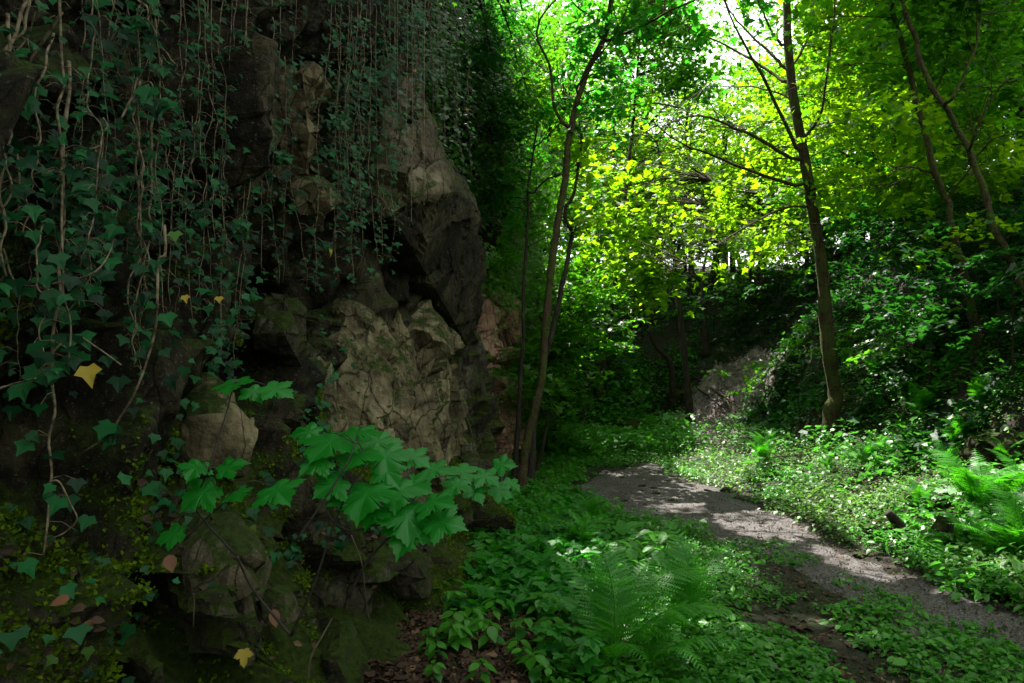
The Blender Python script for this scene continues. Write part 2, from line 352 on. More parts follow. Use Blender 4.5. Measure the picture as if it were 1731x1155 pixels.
# ------------------------------------------------------------------ leaf shapes (x across, y towards the tip, z normal)
def fan(outline, fold=0.12, droop=0.15):
    o = np.array(outline, float); c = np.array([[0.0, 0.35]])
    v = np.vstack([c, o]); z = fold * np.abs(v[:, 0]) - droop * np.clip(v[:, 1], 0, 2) ** 2 - 0.10 * np.abs(v[:, 0]) ** 2
    V = np.column_stack([v, z]); n = len(o)
    I = [[0, 1 + i, 1 + (i + 1) % n] for i in range(n)]
    return V, np.array(I)
def mirror(h): return h + [(-x, y) for x, y in h[::-1] if abs(x) > 1e-6]
MAPLE = fan(mirror([(0, 0), (0.16, -0.06), (0.30, -0.05), (0.44, 0.0), (0.38, 0.10), (0.50, 0.16), (0.62, 0.30), (0.72, 0.46), (0.55, 0.46), (0.52, 0.56), (0.36, 0.54), (0.24, 0.52),
                    (0.30, 0.66), (0.24, 0.76), (0.26, 0.86), (0.12, 0.98), (0.0, 1.14)]), 0.16, 0.16)
MAPLE_LO = fan(mirror([(0, 0), (0.42, -0.02), (0.36, 0.14), (0.68, 0.44), (0.26, 0.50), (0.24, 0.78), (0.0, 1.1)]), 0.12, 0.14)
STAR = fan(mirror([(0, 0), (0.40, 0.02), (0.58, 0.50), (0.22, 0.52), (0.0, 1.08)]), 0.1, 0.1)
IVY = fan(mirror([(0, 0), (0.30, -0.10), (0.42, 0.08), (0.62, 0.32), (0.30, 0.48), (0.16, 0.72), (0.0, 1.02)]), 0.10, 0.18)
OVAL = fan(mirror([(0, 0), (0.22, 0.12), (0.34, 0.36), (0.28, 0.66), (0.12, 0.90), (0.0, 1.05)]), 0.18, 0.18)
OVAL_LO = fan(mirror([(0, 0), (0.32, 0.30), (0.24, 0.72), (0.0, 1.0)]), 0.15, 0.15)
DIA = (np.array([[0, 0, 0], [0.35, 0.45, 0.05], [0, 1, -0.1], [-0.35, 0.45, 0.05]], float), np.array([[0, 1, 2], [0, 2, 3]]))
def leaves(mb, tpl, pos, nrm, size, rng, head=None, jit=0.5):
    """scatter leaf copies: pos (n,3), nrm (n,3), size (n,), head = direction the tip points"""
    n = len(pos)
    if n == 0: return
    V, I = tpl
    nrm = unit(nrm)
    if head is None: head = rng.normal(size=(n, 3))
    else: head = np.broadcast_to(head, (n, 3)) + rng.normal(size=(n, 3)) * jit
    t = unit(head - nrm * (head * nrm).sum(1, keepdims=True)); b = np.cross(t, nrm)
    curl = (0.4 + 1.6 * rng.random((n, 1, 1)))
    asp = (0.85 + 0.3 * rng.random((n, 1, 1)))
    P_ = (V[None, :, 0:1] * asp * b[:, None, :] + V[None, :, 1:2] * t[:, None, :] + V[None, :, 2:3] * curl * nrm[:, None, :]) * np.asarray(size)[:, None, None] + pos[:, None, :]
    idx = (np.arange(n) * len(V))[:, None, None] + I[None]
    mb.add(P_.reshape(-1, 3), idx.ravel(), np.full(n * len(I), 3))
def sprays(rng, C, r, nl, flat=0.12, tilt=0.35):
    """flat sprays of leaves as maple and beech carry them; returns positions, normals, outward heads"""
    n = len(C); N = unit(np.column_stack([rng.normal(size=(n, 2)) * tilt, np.ones(n)]))
    a = unit(np.cross(N, rng.normal(size=(n, 3)))); b = np.cross(N, a)
    th = rng.random((n, nl)) * 2 * math.pi; rr = np.sqrt(rng.random((n, nl))) * np.asarray(r).reshape(-1, 1)
    el = 0.55
    off = a[:, None, :] * (rr * np.cos(th))[..., None] + b[:, None, :] * (rr * el * np.sin(th))[..., None]
    p = C[:, None, :] + off + N[:, None, :] * (rng.normal(size=(n, nl)) * flat * np.asarray(r).reshape(-1, 1))[..., None]
    p[..., 2] -= 0.25 * rr ** 2 / np.asarray(r).reshape(-1, 1)
    p = p.reshape(-1, 3); nn = np.repeat(N, nl, 0) + rng.normal(size=(n * nl, 3)) * 0.32
    hd = unit(off.reshape(-1, 3)) + np.array([0, 0, -0.25])
    return p, nn, hd
def blob(rng, c, rad, n):
    v = unit(rng.normal(size=(n, 3))) * (rng.random((n, 1)) ** 0.45)
    return np.asarray(c) + v * np.asarray(rad)
def twigs(mb, rng, C, skel, maxd=2.6, r=0.007):
    skel = np.asarray(skel)
    for c in C:
        d = np.linalg.norm(skel - c, axis=1) + 0.6 * np.clip(skel[:, 2] - c[2], 0, 9); i = d.argmin()
        if d[i] > maxd or d[i] < 0.08: continue
        a = skel[i]; mid = (a + c) / 2 + np.array([0, 0, 0.12 * d[i]]) + rng.normal(size=3) * 0.05 * d[i]
        mb.tube(smooth_path([a, mid, c], 5), r * (0.6 + 0.5 * d[i]), r * 0.25, 3, caps=False)

# ================================================================== SETTING
def grid_sheet(name, xs, ys, zf, m, kind='structure', smooth=True, mask=None):
    X, Y = np.meshgrid(xs, ys); Z = zf(X, Y); nx, ny = len(xs), len(ys)
    V = np.column_stack([X.ravel(), Y.ravel(), Z.ravel()])
    i = (np.arange(ny - 1)[:, None] * nx + np.arange(nx - 1)[None]).ravel()
    q = np.stack([i, i + 1, i + nx + 1, i + nx], 1)
    if mask is not None:
        q = q[mask(V[q].mean(1))]
    o = mesh(name, V, q.ravel(), np.full(len(q), 4), m, None, smooth); tag(o, kind=kind)
    return o
xs = np.concatenate([np.linspace(-70, -8, 20)[:-1], np.linspace(-8, -3, 14)[:-1], np.linspace(-3, 9, 230)[:-1], np.linspace(9, 20, 60)[:-1], np.linspace(20, 80, 20)])
ys = np.concatenate([np.linspace(-40, -4, 14)[:-1], np.linspace(-4, 2, 40)[:-1], np.linspace(2, 12, 220)[:-1], np.linspace(12, 30, 170)[:-1], np.linspace(30, 110, 30)])
grid_sheet('ground', xs, ys, lambda x, y: hgt(x, y) + 0.012 * n2(x, y, 0.08, 91, 2), M['soil'])
PL = [(12.9, 2.45), (11.6, 1.7), (10.7, 1.15), (9.5, 0.78), (8.4, 0.95), (7.6, 1.3), (6.9, 1.95), (5.8, 2.15), (4.9, 2.28), (3.5, 2.35), (-4, 2.4)]
PR = [(12.9, 2.7), (11.4, 2.65), (9.2, 3.0), (7.8, 3.1), (5.9, 3.02), (4.9, 3.12), (4.3, 3.3), (-4, 3.4)]
def path_edges(y):
    y_ = np.asarray(y); l = np.interp(y_, [a for a, b in PL[::-1]], [b for a, b in PL[::-1]]); r = np.interp(y_, [a for a, b in PR[::-1]], [b for a, b in PR[::-1]])
    return l, r
def on_path(p, grow=0.0):
    l, r = path_edges(p[:, 1]); nz = 0.35 * n2(p[:, 0], p[:, 1], 0.5, 14)
    return (p[:, 0] > l - grow + nz) & (p[:, 0] < r + grow + nz) & (p[:, 1] < 12.9)
def path_z(x, y):
    l, r_ = path_edges(y); nz = 0.35 * n2(x, y, 0.5, 14); d = np.minimum(x - (l + nz), (r_ + nz) - x)
    return hgt(x, y) + np.clip(d * .12 - .004, -.012, .014) + 0.012 * n2(x, y, 0.08, 91, 2) + 0.006 * n2(x, y, 0.03, 92, 2)
grid_sheet('path', np.linspace(0.2, 4.0, 130), np.linspace(-4, 13, 380), path_z, M['gravel'], mask=lambda c: on_path(c, .08))
SCREE = [(1140, 715), (1165, 655), (1215, 615), (1275, 590), (1325, 600), (1300, 650), (1262, 700), (1245, 735), (1215, 765), (1160, 740)]
def scree_mask(c):
    px, py = to_px(c); nz = n2(c[:, 0], c[:, 1], 0.5, 61)
    return inpoly(px + 26 * nz, py + 22 * nz, SCREE)
grid_sheet('scree_slope', np.linspace(2.5, 9.5, 110), np.linspace(13, 23, 140), lambda x, y: hgt(x, y) + 0.03 + 0.05 * n2(x, y, 0.22, 62), M['scree'], smooth=False, mask=scree_mask)

# ---- the cliff: one fractured sheet with rock slabs standing out of it
def cliff_sheet():
    ysv = np.concatenate([np.linspace(-9, 1.2, 50)[:-1], np.geomspace(1.2, 10, 420)[:-1], np.linspace(10, 24, 170)])
    tz = np.concatenate([np.linspace(0, 0.42, 210)[:-1], np.linspace(0.42, 1, 110)])
    Yg, T = np.meshgrid(ysv, tz); Y = Yg.ravel(); H = CH(Y) + 0.2; Z = -0.25 + T.ravel() * (H + 0.25)
    e = 0.95 * np.clip(1 - Z / 1.25, 0, 1.2) ** 0.85 * (1 - sstep(6.2, 8.5, Y)) * sstep(-2, 1, Y) + 0.25 * np.clip(1 - Z / 0.8, 0, 1) * sstep(6.2, 8.5, Y)
    X = W(Y) + e
    # the upper wall leans out a little, then a recess high up behind the near buttress
    X += 0.05 * np.clip(Z - 3.0, 0, 3)
    X -= 0.9 * sstep(7.0, 8.0, Y) * (1 - sstep(9.9, 11.5, Y)) * sstep(3.0, 4.0, Z)
    X -= 0.35 * sstep(3.4, 4.2, Y) * (1 - sstep(5.2, 5.8, Y)) * sstep(1.5, 2.0, Z) * (1 - sstep(3.0, 3.8, Z))
    p = np.column_stack([X, Y, Z]); c, s = math.cos(R(30)), math.sin(R(30))
    q = np.column_stack([p[:, 0] * 1.3, (p[:, 1] * c - p[:, 2] * s) * 1.5, (p[:, 1] * s + p[:, 2] * c) * 0.8])
    d = 0.42 * cellplane(q * 1.15, 3, 0.9) + 0.16 * cellplane(q * 3.4 + 5, 13, 0.8) + 0.05 * cellplane(q * 10 + 9, 23, 0.8) + 0.05 * fbm(p * 3, 4, 7)
    d *= 0.45 + 0.55 * sstep(-3, 1, Y)
    X = X + d; Y2 = Y - 0.35 * d; Z = Z + sstep(0, .4, Z) * (0.22 * fbm(p * 1.7 + 4, 3, 77) + 0.10 * fbm(p * 6, 2, 78))
    ny, nx = len(tz), len(ysv)
    def sm(A):
        A = A.reshape(ny, nx).copy(); B = A.copy(); B[1:-1, 1:-1] = .4 * A[1:-1, 1:-1] + .15 * (A[:-2, 1:-1] + A[2:, 1:-1] + A[1:-1, :-2] + A[1:-1, 2:]); return B.ravel()
    for _ in range(2): X, Y2, Z = sm(X), sm(Y2), sm(Z)
    V = np.column_stack([X, Y2, Z])
    i = (np.arange(ny - 1)[:, None] * nx + np.arange(nx - 1)[None]).ravel(); q4 = np.stack([i, i + 1, i + nx + 1, i + nx], 1)
    # close the top back onto the plateau
    top = V[(ny - 1) * nx:]; back = top + np.array([-2.2, 0, 0.05]); V2 = np.vstack([V, back]); j = np.arange(nx - 1)
    q5 = np.stack([(ny - 1) * nx + j, (ny - 1) * nx + j + 1, ny * nx + j + 1, ny * nx + j], 1)
    Q = np.vstack([q4, q5])
    return V, V2, Q, nx, ny, ysv
cv, cv2, cq, cnx, cny, cys = cliff_sheet()
cliff = bpy.data.objects.new('cliff', None); COL.objects.link(cliff); cliff.location = (-1.4, 5, 0); tag(cliff, kind='structure')
fc = cv2[cq].mean(1)
low = (fc[:, 2] < 1.15 + 0.4 * n2(fc[:, 1], fc[:, 2], 0.6, 8)) & (fc[:, 1] < 8)
pink = (fc[:, 1] > 10.9) & (fc[:, 1] < 14.2) & (fc[:, 2] < 3.2 + 0.5 * n2(fc[:, 1], fc[:, 2], 0.8, 9)) & (fc[:, 2] > 0.3)
rest = ~low & ~pink
for nm, msk, mt in (('mossy_base', low, 'rock_moss'), ('pink_rock', pink, 'rock_pink'), ('rock_wall', rest, 'rock_dark_shade')):
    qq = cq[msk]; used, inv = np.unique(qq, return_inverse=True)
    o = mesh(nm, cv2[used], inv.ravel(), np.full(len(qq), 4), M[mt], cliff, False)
CG = cv.reshape(cny, cnx, 3)
def on_cliff(Y, Z):
    i = np.clip(np.searchsorted(cys, Y), 0, cnx - 1); H = CH(Y) + 0.2; t = (Z + 0.25) / (H + 0.25)
    tz = np.concatenate([np.linspace(0, 0.42, 210)[:-1], np.linspace(0.42, 1, 110)]); j = np.clip(np.searchsorted(tz, t), 0, cny - 1)
    return CG[j, i]
def slab(pts, m='rock', thick=0.6, cuts=5, amp=0.05, seed=1, name='rock_slab', dY=0.0):
    """angular rock: convex hull of seen corner points and their backs, roughened"""
    pts = [P(p[0], p[1], p[2] + dY) for p in pts]; bm = bmesh.new()
    back = [np.array(p) + np.array([-thick * 0.9, thick * 0.45, 0]) for p in pts]
    for p in pts + back: bm.verts.new(p)
    r = bmesh.ops.convex_hull(bm, input=bm.verts[:])
    bmesh.ops.delete(bm, geom=[g for g in r['geom_interior'] if isinstance(g, bmesh.types.BMVert)], context='VERTS')
    bmesh.ops.triangulate(bm, faces=bm.faces[:])
    for _ in range(cuts):
        es = [e for e in bm.edges if e.calc_length() > 0.045]
        if not es or len(bm.verts) > 16000: break
        bmesh.ops.subdivide_edges(bm, edges=es, cuts=1); bmesh.ops.triangulate(bm, faces=bm.faces[:])
    bm.normal_update(); V = np.array([v.co[:] for v in bm.verts]); N = np.array([v.normal[:] for v in bm.verts])
    c, s = math.cos(R(32)), math.sin(R(32))
    q = np.column_stack([V[:, 0] * 3, (V[:, 1] * c - V[:, 2] * s) * 4.0, (V[:, 1] * s + V[:, 2] * c) * 0.8])
    q2 = V @ np.array([[.8, .5, -.2], [-.5, .85, .3], [.3, -.2, .9]]); d = amp * (2.6 * cellplane(q2 * 1.9 + seed, 31 + seed, 1.3) + 0.7 * cellplane(q2 * 5.5 + seed, 41 + seed, 1.2) + 0.5 * fbm(q * 2.5, 4, seed) + 0.3 * fbm(V * 16, 3, seed))
    V = V + N * d[:, None]
    I = np.array([[v.index for v in f.verts] for f in bm.faces]); bm.free()
    return mesh(name, V, I.ravel(), np.full(len(I), 3), M[m], cliff, False)
slab([(812, 650, 10.9), (845, 618, 11.2), (872, 640, 11.6), (874, 700, 11.6), (862, 790, 11.0), (820, 790, 10.5), (808, 720, 10.6)], 'rock_pink', .6, 6, .09, 60)
slab([(815, 520, 10.8), (850, 500, 11.2), (868, 512, 11.6), (872, 570, 11.7), (845, 610, 11.2), (812, 580, 10.7)], 'rock_pink', .6, 6, .09, 61)
# large pale slab, its left neighbours, the peaked slab and small peak
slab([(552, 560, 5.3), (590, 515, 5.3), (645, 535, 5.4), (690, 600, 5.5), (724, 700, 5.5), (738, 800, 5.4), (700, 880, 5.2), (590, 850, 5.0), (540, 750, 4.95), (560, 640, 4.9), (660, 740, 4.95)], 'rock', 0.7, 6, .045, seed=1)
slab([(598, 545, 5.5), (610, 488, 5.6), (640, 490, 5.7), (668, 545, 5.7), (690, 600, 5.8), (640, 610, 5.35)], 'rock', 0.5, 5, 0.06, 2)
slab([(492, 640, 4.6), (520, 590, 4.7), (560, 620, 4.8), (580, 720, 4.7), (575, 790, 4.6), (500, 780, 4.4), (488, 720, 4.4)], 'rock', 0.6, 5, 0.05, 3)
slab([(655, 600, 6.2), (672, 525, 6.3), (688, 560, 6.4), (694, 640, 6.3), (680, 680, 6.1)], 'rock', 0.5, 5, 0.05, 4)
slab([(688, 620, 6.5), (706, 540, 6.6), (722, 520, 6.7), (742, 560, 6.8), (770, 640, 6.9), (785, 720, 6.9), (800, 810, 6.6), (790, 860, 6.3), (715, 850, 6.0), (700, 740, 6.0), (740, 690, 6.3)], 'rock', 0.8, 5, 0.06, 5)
slab([(708, 742, 5.85), (706, 715, 5.9), (752, 664, 6.3), (748, 690, 5.9), (728, 722, 5.75)], 'rock_dark_shade', 0.25, 5, 0.02, 6)
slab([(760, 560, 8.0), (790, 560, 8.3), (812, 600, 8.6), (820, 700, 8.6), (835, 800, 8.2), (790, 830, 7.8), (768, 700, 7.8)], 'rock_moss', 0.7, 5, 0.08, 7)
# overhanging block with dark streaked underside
slab([(640, 490, 6.6), (668, 372, 5.4), (752, 312, 5.9), (800, 345, 6.8), (822, 425, 7.6), (806, 520, 8.3), (800, 600, 8.4), (765, 570, 8.2), (700, 300, 6.2), (760, 270, 7.0)], 'rock_dark_shade', 1.1, 6, 0.022, 8)
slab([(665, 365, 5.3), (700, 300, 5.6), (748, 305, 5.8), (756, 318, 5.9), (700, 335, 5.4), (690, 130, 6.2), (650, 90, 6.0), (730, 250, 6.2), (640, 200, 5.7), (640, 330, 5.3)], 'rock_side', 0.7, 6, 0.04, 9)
slab([(600, 20, 5.8), (650, 90, 5.9), (690, 140, 6.3), (650, 210, 5.8), (560, 60, 5.4), (560, 0, 5.6), (590, -60, 6)], 'rock_dark_shade', 0.7, 5, 0.08, 10)
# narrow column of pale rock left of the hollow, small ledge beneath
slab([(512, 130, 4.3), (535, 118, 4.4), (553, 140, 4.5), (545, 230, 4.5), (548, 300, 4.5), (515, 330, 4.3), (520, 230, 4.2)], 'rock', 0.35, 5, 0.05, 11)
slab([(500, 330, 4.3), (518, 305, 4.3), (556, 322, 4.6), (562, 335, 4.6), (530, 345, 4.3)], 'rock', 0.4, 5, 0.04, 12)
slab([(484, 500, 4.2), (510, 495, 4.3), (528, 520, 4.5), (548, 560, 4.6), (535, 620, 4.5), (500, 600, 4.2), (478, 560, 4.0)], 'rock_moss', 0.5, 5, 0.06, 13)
# pinkish slab near the front, small stones of the bank
slab([(326, 642, 3.05), (352, 640, 3.0), (395, 665, 3.0), (416, 712, 2.95), (413, 772, 2.85), (330, 790, 2.7), (310, 740, 2.75), (355, 720, 2.75)], 'rock', 0.35, 6, 0.05, 14, dY=.42)
for k, pp in enumerate([[(368, 885, 2.5), (392, 876, 2.5), (420, 925, 2.5), (412, 975, 2.4), (380, 990, 2.35), (365, 935, 2.4)], [(415, 935, 2.55), (440, 960, 2.6), (436, 1010, 2.5), (395, 1030, 2.4)],
                        [(350, 1000, 2.3), (390, 990, 2.35), (398, 1020, 2.3), (365, 1035, 2.2)], [(405, 1045, 2.3), (440, 1030, 2.4), (470, 1060, 2.45), (455, 1120, 2.3), (415, 1130, 2.2)],
                        [(480, 1010, 2.7), (505, 1000, 2.8), (512, 1040, 2.75), (486, 1060, 2.6)], [(575, 1050, 3.0), (600, 1045, 3.1), (612, 1110, 3.0), (590, 1165, 2.8), (570, 1120, 2.8)],
                        [(250, 1130, 2.0), (290, 1120, 2.05), (305, 1150, 2.0), (265, 1170, 1.95)], [(700, 905, 4.5), (760, 895, 4.9), (775, 960, 4.8), (700, 985, 4.3), (660, 950, 4.1)],
                        [(620, 930, 3.9), (665, 915, 4.1), (690, 965, 4.0), (640, 985, 3.7)], [(155, 955, 2.0), (185, 950, 2.05), (192, 1010, 2.0), (165, 1080, 1.9), (150, 1010, 1.9)]]):
    slab(pp, 'rock_side' if k in (0, 1, 4) else 'rock_moss', 0.3, 5, 0.045, 20 + k, 'rock_lump', dY=.30 if k != 9 else .22)
print('cliff done')
# ================================================================== TREES
def px_path(pts):
    return np.array([P(*p) for p in pts])
def tree(name, label, cat, trunk, r, branches=(), blobs=(), leaf='maple_mid', tpl=STAR, size=0.1, nl=34, sr=0.55, seed=1, group=None,
         bmat='bark', carve=True, tw=True, flat=0.12, tilt=0.35, keep=0.012, wob=0.25, base=None, root=True):
    """trunk: pixel path from base up; blobs: (px, py, Y, rx, ry, rz, count[, material])"""
    rng = np.random.default_rng(seed)
    T = px_path(trunk) if not isinstance(trunk, np.ndarray) else trunk
    b = T[0].copy()
    t = empty(name, b, label, cat, group)
    T[0, 2] -= 0.05; path = smooth_path(T, max(24, len(T) * 6))
    L = np.linspace(0, 1, len(path)); rr = r[0] + (r[1] - r[0]) * L
    if root: rr = rr * (1 + 0.7 * np.exp(-L * 26))
    jit = np.cumsum(rng.normal(size=(len(path), 3)) * 0.006, 0); path = path + jit * np.array([1, 1, 0])
    mb = MB(); mb.tube(path, rr, None, 12, wob, seed); mb.build('trunk', M[bmat], t, True)
    skel = [path]
    for bp, r0, r1 in branches:
        B = smooth_path(px_path(bp), 22); d = np.linalg.norm(path - B[0], axis=1).argmin(); B[0] = path[d]
        B[1:] += np.cumsum(rng.normal(size=(len(B) - 1, 3)) * 0.008, 0)
        m2 = MB(); m2.tube(B, r0, r1, 8, 0.15, seed + 3); 
        for k in range(3, len(B) - 2, 3):           # side twigs
            d = unit(rng.normal(size=3) + np.array([0, 0, .3]) + unit(B[k + 1] - B[k])); ln = rng.uniform(.25, .8)
            s = smooth_path([B[k], B[k] + d * ln * .5 + [0, 0, .03], B[k] + d * ln], 5); m2.tube(s, r1 * .8 + .002, .0015, 4, caps=False); skel.append(s)
        m2.build('branch', M[bmat], t, True); skel.append(B)
    skel = np.vstack(skel)
    groups = {}; tmb = MB()
    for bl in blobs:
        c = P(*bl[:3]); C = blob(rng, c, bl[3:6], int(bl[6])); mt = bl[7] if len(bl) > 7 else leaf
        s_ = bl[8] if len(bl) > 8 else 1.0
        p, n, h = sprays(rng, C, sr * rng.uniform(.6, 1.3, len(C)), nl, flat, tilt)
        if carve:
            m = sunmask(p, keep, rng); p, n, h = p[m], n[m], h[m]
        ok = (np.linalg.norm(p - np.array([0, 0, CAMH]), axis=1) > 2.2)
        p, n, h = p[ok], n[ok], h[ok]
        g = groups.setdefault(mt, MB()); leaves(g, tpl, p, n, size * s_ * rng.uniform(.6, 1.25, len(p)), rng, h, .3)
        if tw: twigs(tmb, rng, C, skel)
    for mt, g in groups.items(): g.build('crown', M[mt], t)
    if 0 < len(tmb.V) <= 6:
        for v, i_, s_ in zip(tmb.V, tmb.I, tmb.S): mesh('twig', v, i_ - i_.min(), s_, M[bmat], t)
    else: tmb.build('twigs', M[bmat], t)
    return t
def gpath(px, py, pts, dY=0):
    """trunk path whose foot stands on the terrain at (px, py); the other points keep its distance"""
    g = ground_at(px, py); return np.array([g] + [P(a, b, g[1] + (c if len(q) > 2 else 0)) for q in pts for a, b, c in [(q[0], q[1], q[2] if len(q) > 2 else 0)]]), g
# -- the right maple with the crooked foot
T, g = gpath(1412, 748, [(1407, 700), (1416, 668), (1402, 600), (1393, 500), (1381, 420), (1366, 330), (1350, 250), (1337, 180), (1326, 80), (1322, 0), (1312, -160), (1320, -300)])
Yr = g[1]; print('right maple at', g)
def y(pts, a, b): n = len(pts); return [(p[0], p[1], Yr + a + (b - a) * i / (n - 1)) for i, p in enumerate(pts)]
tree('maple_tree', 'slender mossy maple with crooked foot and wide yellow-green crown on the right bank', 'tree', T, (12.5 * Yr / F, 5.2 * Yr / F), [
    (y([(1353, 267), (1320, 197), (1286, 131), (1251, 66), (1234, 31), (1210, -40)], 0, -1.2), .055 * .62, .012 * .7),
    (y([(1345, 273), (1303, 246), (1255, 223), (1213, 204), (1172, 199), (1120, 215)], 0, -2.5), .05 * .62, .010 * .7),
    (y([(1355, 317), (1303, 301), (1238, 273), (1186, 253), (1151, 239), (1095, 200)], 0, -1.5), .05 * .62, .010 * .7),
    (y([(1329, 142), (1303, 121), (1269, 99), (1220, 74), (1172, 52), (1120, 20)], 0, 1.5), .05 * .62, .010 * .7),
    (y([(1324, 118), (1289, 76), (1241, 31), (1200, -30)], 0, 1.0), .045 * .62, .010 * .7),
    (y([(1359, 235), (1383, 194), (1397, 114), (1409, 35), (1404, -60)], 0, -.8), .045 * .62, .012 * .7),
    (y([(1338, 114), (1365, 62), (1393, 14), (1430, -60)], 0, .8), .04 * .62, .010 * .7),
    (y([(1324, 83), (1303, 45), (1281, 3), (1260, -60)], 0, -.6), .04 * .62, .010 * .7),
    (y([(1355, 175), (1300, 158), (1240, 152), (1170, 150)], 0, 1.6), .03 * .62, .008 * .7),
    (y([(1359, 350), (1317, 353), (1240, 395), (1170, 440), (1120, 460)], 0, -2.2), .035 * .62, .008 * .7)],
    [(1190, 300, Yr - 1.0, 1.6, 1.6, .9, 30), (1260, 240, Yr + .5, 1.5, 1.5, .9, 26), (1090, 380, Yr - .8, 1.5, 1.4, .9, 46), (1230, 330, Yr + .8, 1.9, 1.4, .9, 44), (1270, 430, Yr + .6, 1.3, 1.0, .35, 16), (1140, 250, Yr - .4, 1.3, 1.3, .6, 20), (1200, 400, Yr - 1.4, 1.3, 1.0, .5, 26),
     (1290, 380, Yr - 1.2, 1.0, 1.0, .45, 16), (1130, 470, Yr - 1.0, 1.0, 1.0, .5, 16), (1240, 130, Yr + 1, 1.0, 1.5, .6, 8), (1390, 100, Yr + .8, 1.4, 1.5, 1.1, 24), (1440, 200, Yr + .6, 1.2, 1.5, 1.0, 24),
     (1430, 330, Yr - .2, .8, 1.0, .5, 9), (1330, 20, Yr + .6, 1.5, 1.5, .6, 10), (1290, -170, Yr, 2.4, 2.0, 1.0, 46), (1420, -170, Yr + 1.5, 2.4, 2.0, .9, 60, 'maple_mid'), (1550, -180, Yr + 1, 2.4, 2.0, .9, 60, 'maple_mid'), (1180, -190, Yr + 2, 2.4, 2.0, .9, 50, 'maple_mid'), (1350, -330, Yr, 3.0, 2.4, .9, 60, 'maple_mid'), (1500, -380, Yr - 1, 3.0, 2.4, .9, 60, 'maple_mid'), (1450, 20, Yr, 1.4, 1.5, 1.2, 22), (1080, 260, Yr, 1.2, 1.4, .8, 18), (1160, 190, Yr + .5, 1.0, 1.3, .5, 7),  # blobs above the frame are added to shade the slope and path
     (1150, 340, Yr + 1.5, 1.8, 1.2, 1.0, 26)],
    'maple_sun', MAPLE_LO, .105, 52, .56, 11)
# -- the leaning tree in the middle
C1 = [(880, 838), (885, 780), (897, 720), (911, 650), (919, 580), (925, 480), (937, 380), (948, 300), (957, 220), (975, 150), (1005, 85), (1016, 60), (1026, 0), (1035, -120), (1030, -260)]
g = ground_at(880, 838); Yc = g[1]; print('centre tree', g)
def y(pts, a, b): n = len(pts); return [(p[0], p[1], Yc + a + (b - a) * i / (n - 1)) for i, p in enumerate(pts)]
tree('leaning_tree', 'slender brown tree leaning right and forking high up, rooted beside the cliff foot', 'tree',
    y(C1, 0, -.6) and np.array([g] + [P(*p) for p in y(C1, 0, -.6)[1:]]), (7.2 * Yc / F, 3.8 * Yc / F), [
    (y([(957, 216), (938, 180), (931, 114), (909, 66), (918, 31), (949, 0), (970, -60)], -.3, .6), .024, .009),
    (y([(1018, 73), (1070, 52), (1098, 42), (1153, 14), (1215, 0), (1280, -30)], -.4, -2.0), .022, .006),
    (y([(1014, 65), (1009, 31), (973, 0), (950, -60)], -.4, .4), .018, .006),
    (y([(970, 160), (1000, 110), (1040, 60), (1080, -40)], -.4, -1.5), .014, .005)],
    [(1060, 60, Yc - .3, 1.0, 1.2, .5, 20), (1130, 110, Yc - .2, 1.0, 1.2, .5, 17), (1010, 150, Yc + .2, .8, 1.0, .5, 12), (1050, 210, Yc, .7, .9, .3, 9), (1170, 20, Yc - .5, .9, 1.2, .4, 9),
     (1090, -120, Yc - .6, 1.8, 1.8, .7, 46), (960, -160, Yc - .6, 1.6, 1.8, .7, 40), (1230, -180, Yc - .8, 1.6, 1.8, .7, 40), (1000, -330, Yc - .5, 2.2, 2.0, .8, 70), (1250, -350, Yc - .5, 2.2, 2.0, .8, 70), (1120, -600, Yc - 1, 2.6, 1.8, .8, 70), (800, -260, Yc - .3, 1.8, 1.8, .8, 70), (860, -480, Yc - .8, 2.2, 1.8, .8, 70), (960, -750, Yc - 2, 2.4, 1.6, .8, 60), (1250, -800, Yc - 2.2, 2.6, 1.6, .8, 60), (1450, -420, Yc, 2.2, 1.8, .8, 60)],  # unseen crown blobs above the frame, added to shade the foreground
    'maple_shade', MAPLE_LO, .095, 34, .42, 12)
def yy(pts, Y0, Y1=None):
    Y1 = Y0 if Y1 is None else Y1; n = len(pts); return np.array([P(p[0], p[1], Y0 + (Y1 - Y0) * i / (n - 1)) for i, p in enumerate(pts)])
def rooted(px, py, pts, dy=0):
    g = ground_at(px, py); return np.vstack([g[None], yy(pts, g[1] + .02, g[1] + dy)])
T = rooted(893, 832, [(900, 700), (912, 620), (924, 567), (938, 501), (949, 449), (960, 396), (950, 372), (949, 350), (961, 322), (970, 263), (976, 235), (972, 212), (1000, 195), (1050, 182), (1100, 178), (1150, 186)], .5)
tree('crooked_tree', 'dark sinuous stem kinking beside the leaning tree and arching to the right', 'tree', T, (.042, .010), [], [(1080, 170, T[-1][1], 1.0, 1.0, .25, 12), (1000, 230, T[-1][1], .7, .9, .3, 8), (960, 300, T[-1][1] + .5, .6, .8, .5, 6)],
    'maple_mid', MAPLE_LO, .085, 30, .4, 13, bmat='bark_dark')
T = rooted(869, 822, [(881, 674), (885, 605), (888, 535), (890, 449), (895, 380), (897, 311), (907, 242), (919, 197), (938, 190)], 0)
Y3 = T[0][1]
